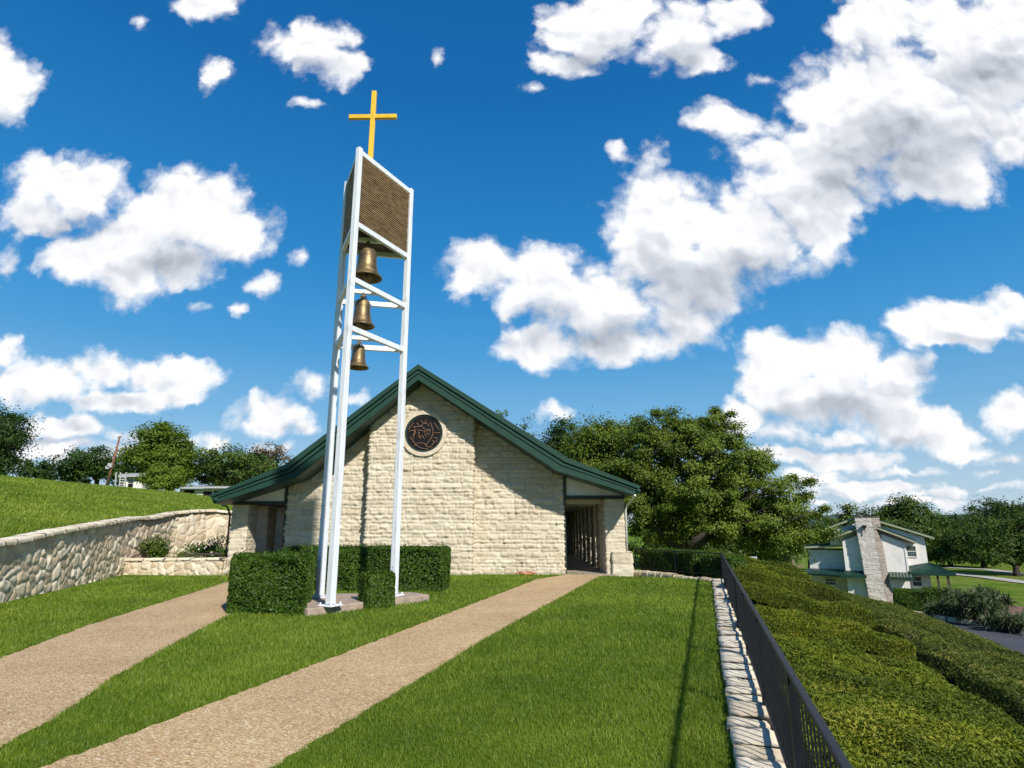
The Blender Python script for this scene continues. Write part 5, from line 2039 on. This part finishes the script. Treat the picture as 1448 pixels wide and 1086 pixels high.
def hill_building(label, Y, u0, u1, v_eave, v_base, openings, mat, roofc, depth=6, panels=()):
    a, b_ = yp(u0, v_base, Y), yp(u1, v_base, Y)
    e_ = yp(u0, v_eave, Y)[2]
    z0 = min(a[2], gzf(a[0], Y)) - .6
    t = thing('hillside_building', label, 'building', (a[0], Y, z0))
    unrel(MB().box(a[0], b_[0], Y, Y + depth, z0, e_).build('wall', M[mat]), t)
    rfb = MB().quadbox([(a[0] - .5, Y - .6, e_), (b_[0] + .5, Y - .6, e_), (b_[0] + .5, Y + depth, e_ + .5), (a[0] - .5, Y + depth, e_ + .5), (a[0] - .5, Y - .6, e_ + .14), (b_[0] + .5, Y - .6, e_ + .14), (b_[0] + .5, Y + depth, e_ + .7), (a[0] - .5, Y + depth, e_ + .7)])
    unrel(rfb.build('roof', M[roofc]), t)
    for (p0, p1, q0, q1) in openings:
        A, B = yp(p0, q0, Y), yp(p1, q1, Y)
        o = MB().box(A[0], B[0], Y - .05, Y + .05, B[2], A[2]).build('dark_opening', M['glass_dark'])
        unrel(o, t)
    for (p0, p1, q0, q1) in panels:
        A, B = yp(p0, q0, Y), yp(p1, q1, Y)
        unrel(MB().box(A[0], B[0], Y - .12, Y + .02, B[2], A[2]).build('white_panel', M['stucco']), t)
    return t


hill_building('pale low building half hidden by the round trees on the hill', 58.5, 176, 212, 675, 700, [(181, 189, 684, 700)], 'grey', 'grey', 2.4, panels=[(177, 181, 678, 690), (190, 199, 681, 700)])
hill_building('long low white building with dark openings near the chapel roof', 62, 252, 340, 691, 712, [(261, 273, 693, 712), (288, 298, 695, 712), (303, 312, 694, 712)], 'old_white', 'grey')
sh = thing('slatted_rack', 'pale grey slatted metal rack beside the pale hill building', 'rack', yp(166, 690, 57))
for u in (163, 169, 177):
    unrel(MB().bar(yp(u - .5, 693, 57), yp(u + 1.5, 668, 57), .09, .09).build('post', M['grey']), sh)
for v in (671, 674.5, 678, 681.5, 685, 688):
    unrel(MB().bar(yp(169, v, 57), yp(177.5, v, 57), .07, .10).build('slat', M['grey']), sh)

# ------------------------------------------------------------------ grass blades
def grass(n, dmin, dmax, amin, amax, keep, hgt, wid, dref, tone_c=.46):
    a = rng.uniform(amin, amax, n)
    d = dmin * (dmax / dmin) ** rng.uniform(0, 1, n)
    x, y = np.sin(a) * d, np.cos(a) * d
    k_ = keep(x, y)
    x, y, d = x[k_], y[k_], d[k_]
    z = gz(x, y)
    m_ = len(x)
    sc_ = np.maximum(1, d / dref)
    pn = fbm(x * .9 + 30, y * .9 + 30, 12, 3)
    clump = fbm(x * 5 + 9, y * 5 + 9, 13, 2)
    h = hgt * rng.uniform(.5, 1.35, m_) * (.65 + .7 * clump) * np.minimum(sc_, 1.8)
    w_ = wid * rng.uniform(.7, 1.4, m_) * sc_
    th = rng.uniform(0, 2 * pi, m_)
    ln = rng.uniform(.15, .95, m_) * h
    la = rng.uniform(0, 2 * pi, m_)
    wx, wy_ = np.cos(th) * w_ * .5, np.sin(th) * w_ * .5
    lx, ly = np.cos(la) * ln, np.sin(la) * ln
    p0 = np.stack([x - wx, y - wy_, z - .004], 1)
    p1 = np.stack([x + wx, y + wy_, z - .004], 1)
    p2 = np.stack([x + wx * .7 + lx * .4, y + wy_ * .7 + ly * .4, z + h * .62], 1)
    p3 = np.stack([x - wx * .7 + lx * .4, y - wy_ * .7 + ly * .4, z + h * .62], 1)
    p4 = np.stack([x + lx, y + ly, z + h], 1)
    tone = np.clip(tone_c + (pn - .5) * 1.0 + (clump - .5) * .45 + rng.normal(0, .13, m_) + (rng.uniform(0, 1, m_) < .025) * .45, 0, 1)
    return p0, p1, p2, p3, p4, tone


def lawn_keep(x, y):
    k_ = ~inpoly(x, y, PATH_R) & ~inpoly(x, y, PATH_L)
    s_ = sdist(x, y)
    k_ &= (s_ < -.30) & (x > np.interp(y, _wy, _wx) + .3)
    k_ &= y < np.where(x < 1.5, 22.15, 23.25)
    k_ &= ~((x > 3.6) & ((x - KA[0]) * KN[0] + (y - KA[1]) * KN[1] > -.12))
    k_ &= ~inpoly(x, y, [(-4.16, 12.20), (-2.22, 14.72), (-2.75, 15.25), (-4.9, 14.75), (-4.9, 12.75)])
    k_ &= ~((x < -9.8) & (y > 21.7 + (x + 10.5) * -.13))
    return k_


def hill_keep(x, y):
    return (x < np.interp(y, _wy, _wx) - .32) & (y < 60)


G1 = grass(600000, 3.6, 24.5, R(-52), R(24), lawn_keep, .029, .0038, 5.0, .50)
G2 = grass(230000, 11, 58, R(-50), R(-18), hill_keep, .050, .006, 6.0, .66)
parts = [np.concatenate([a, b_]) for a, b_ in zip(G1, G2)]
n = len(parts[5])
V = np.stack(parts[:5], 1).reshape(-1, 3)
i = np.arange(n) * 5
Fq = np.concatenate([np.stack([i, i + 1, i + 2], 1), np.stack([i, i + 2, i + 3], 1), np.stack([i + 3, i + 2, i + 4], 1)])
go = add('grass', nmesh('grass', V, Fq, {'tone': np.repeat(parts[5], 5)}), M['grass'])
tag(go, 'short green grass blades covering the lawns and the hill', 'grass', kind='stuff')
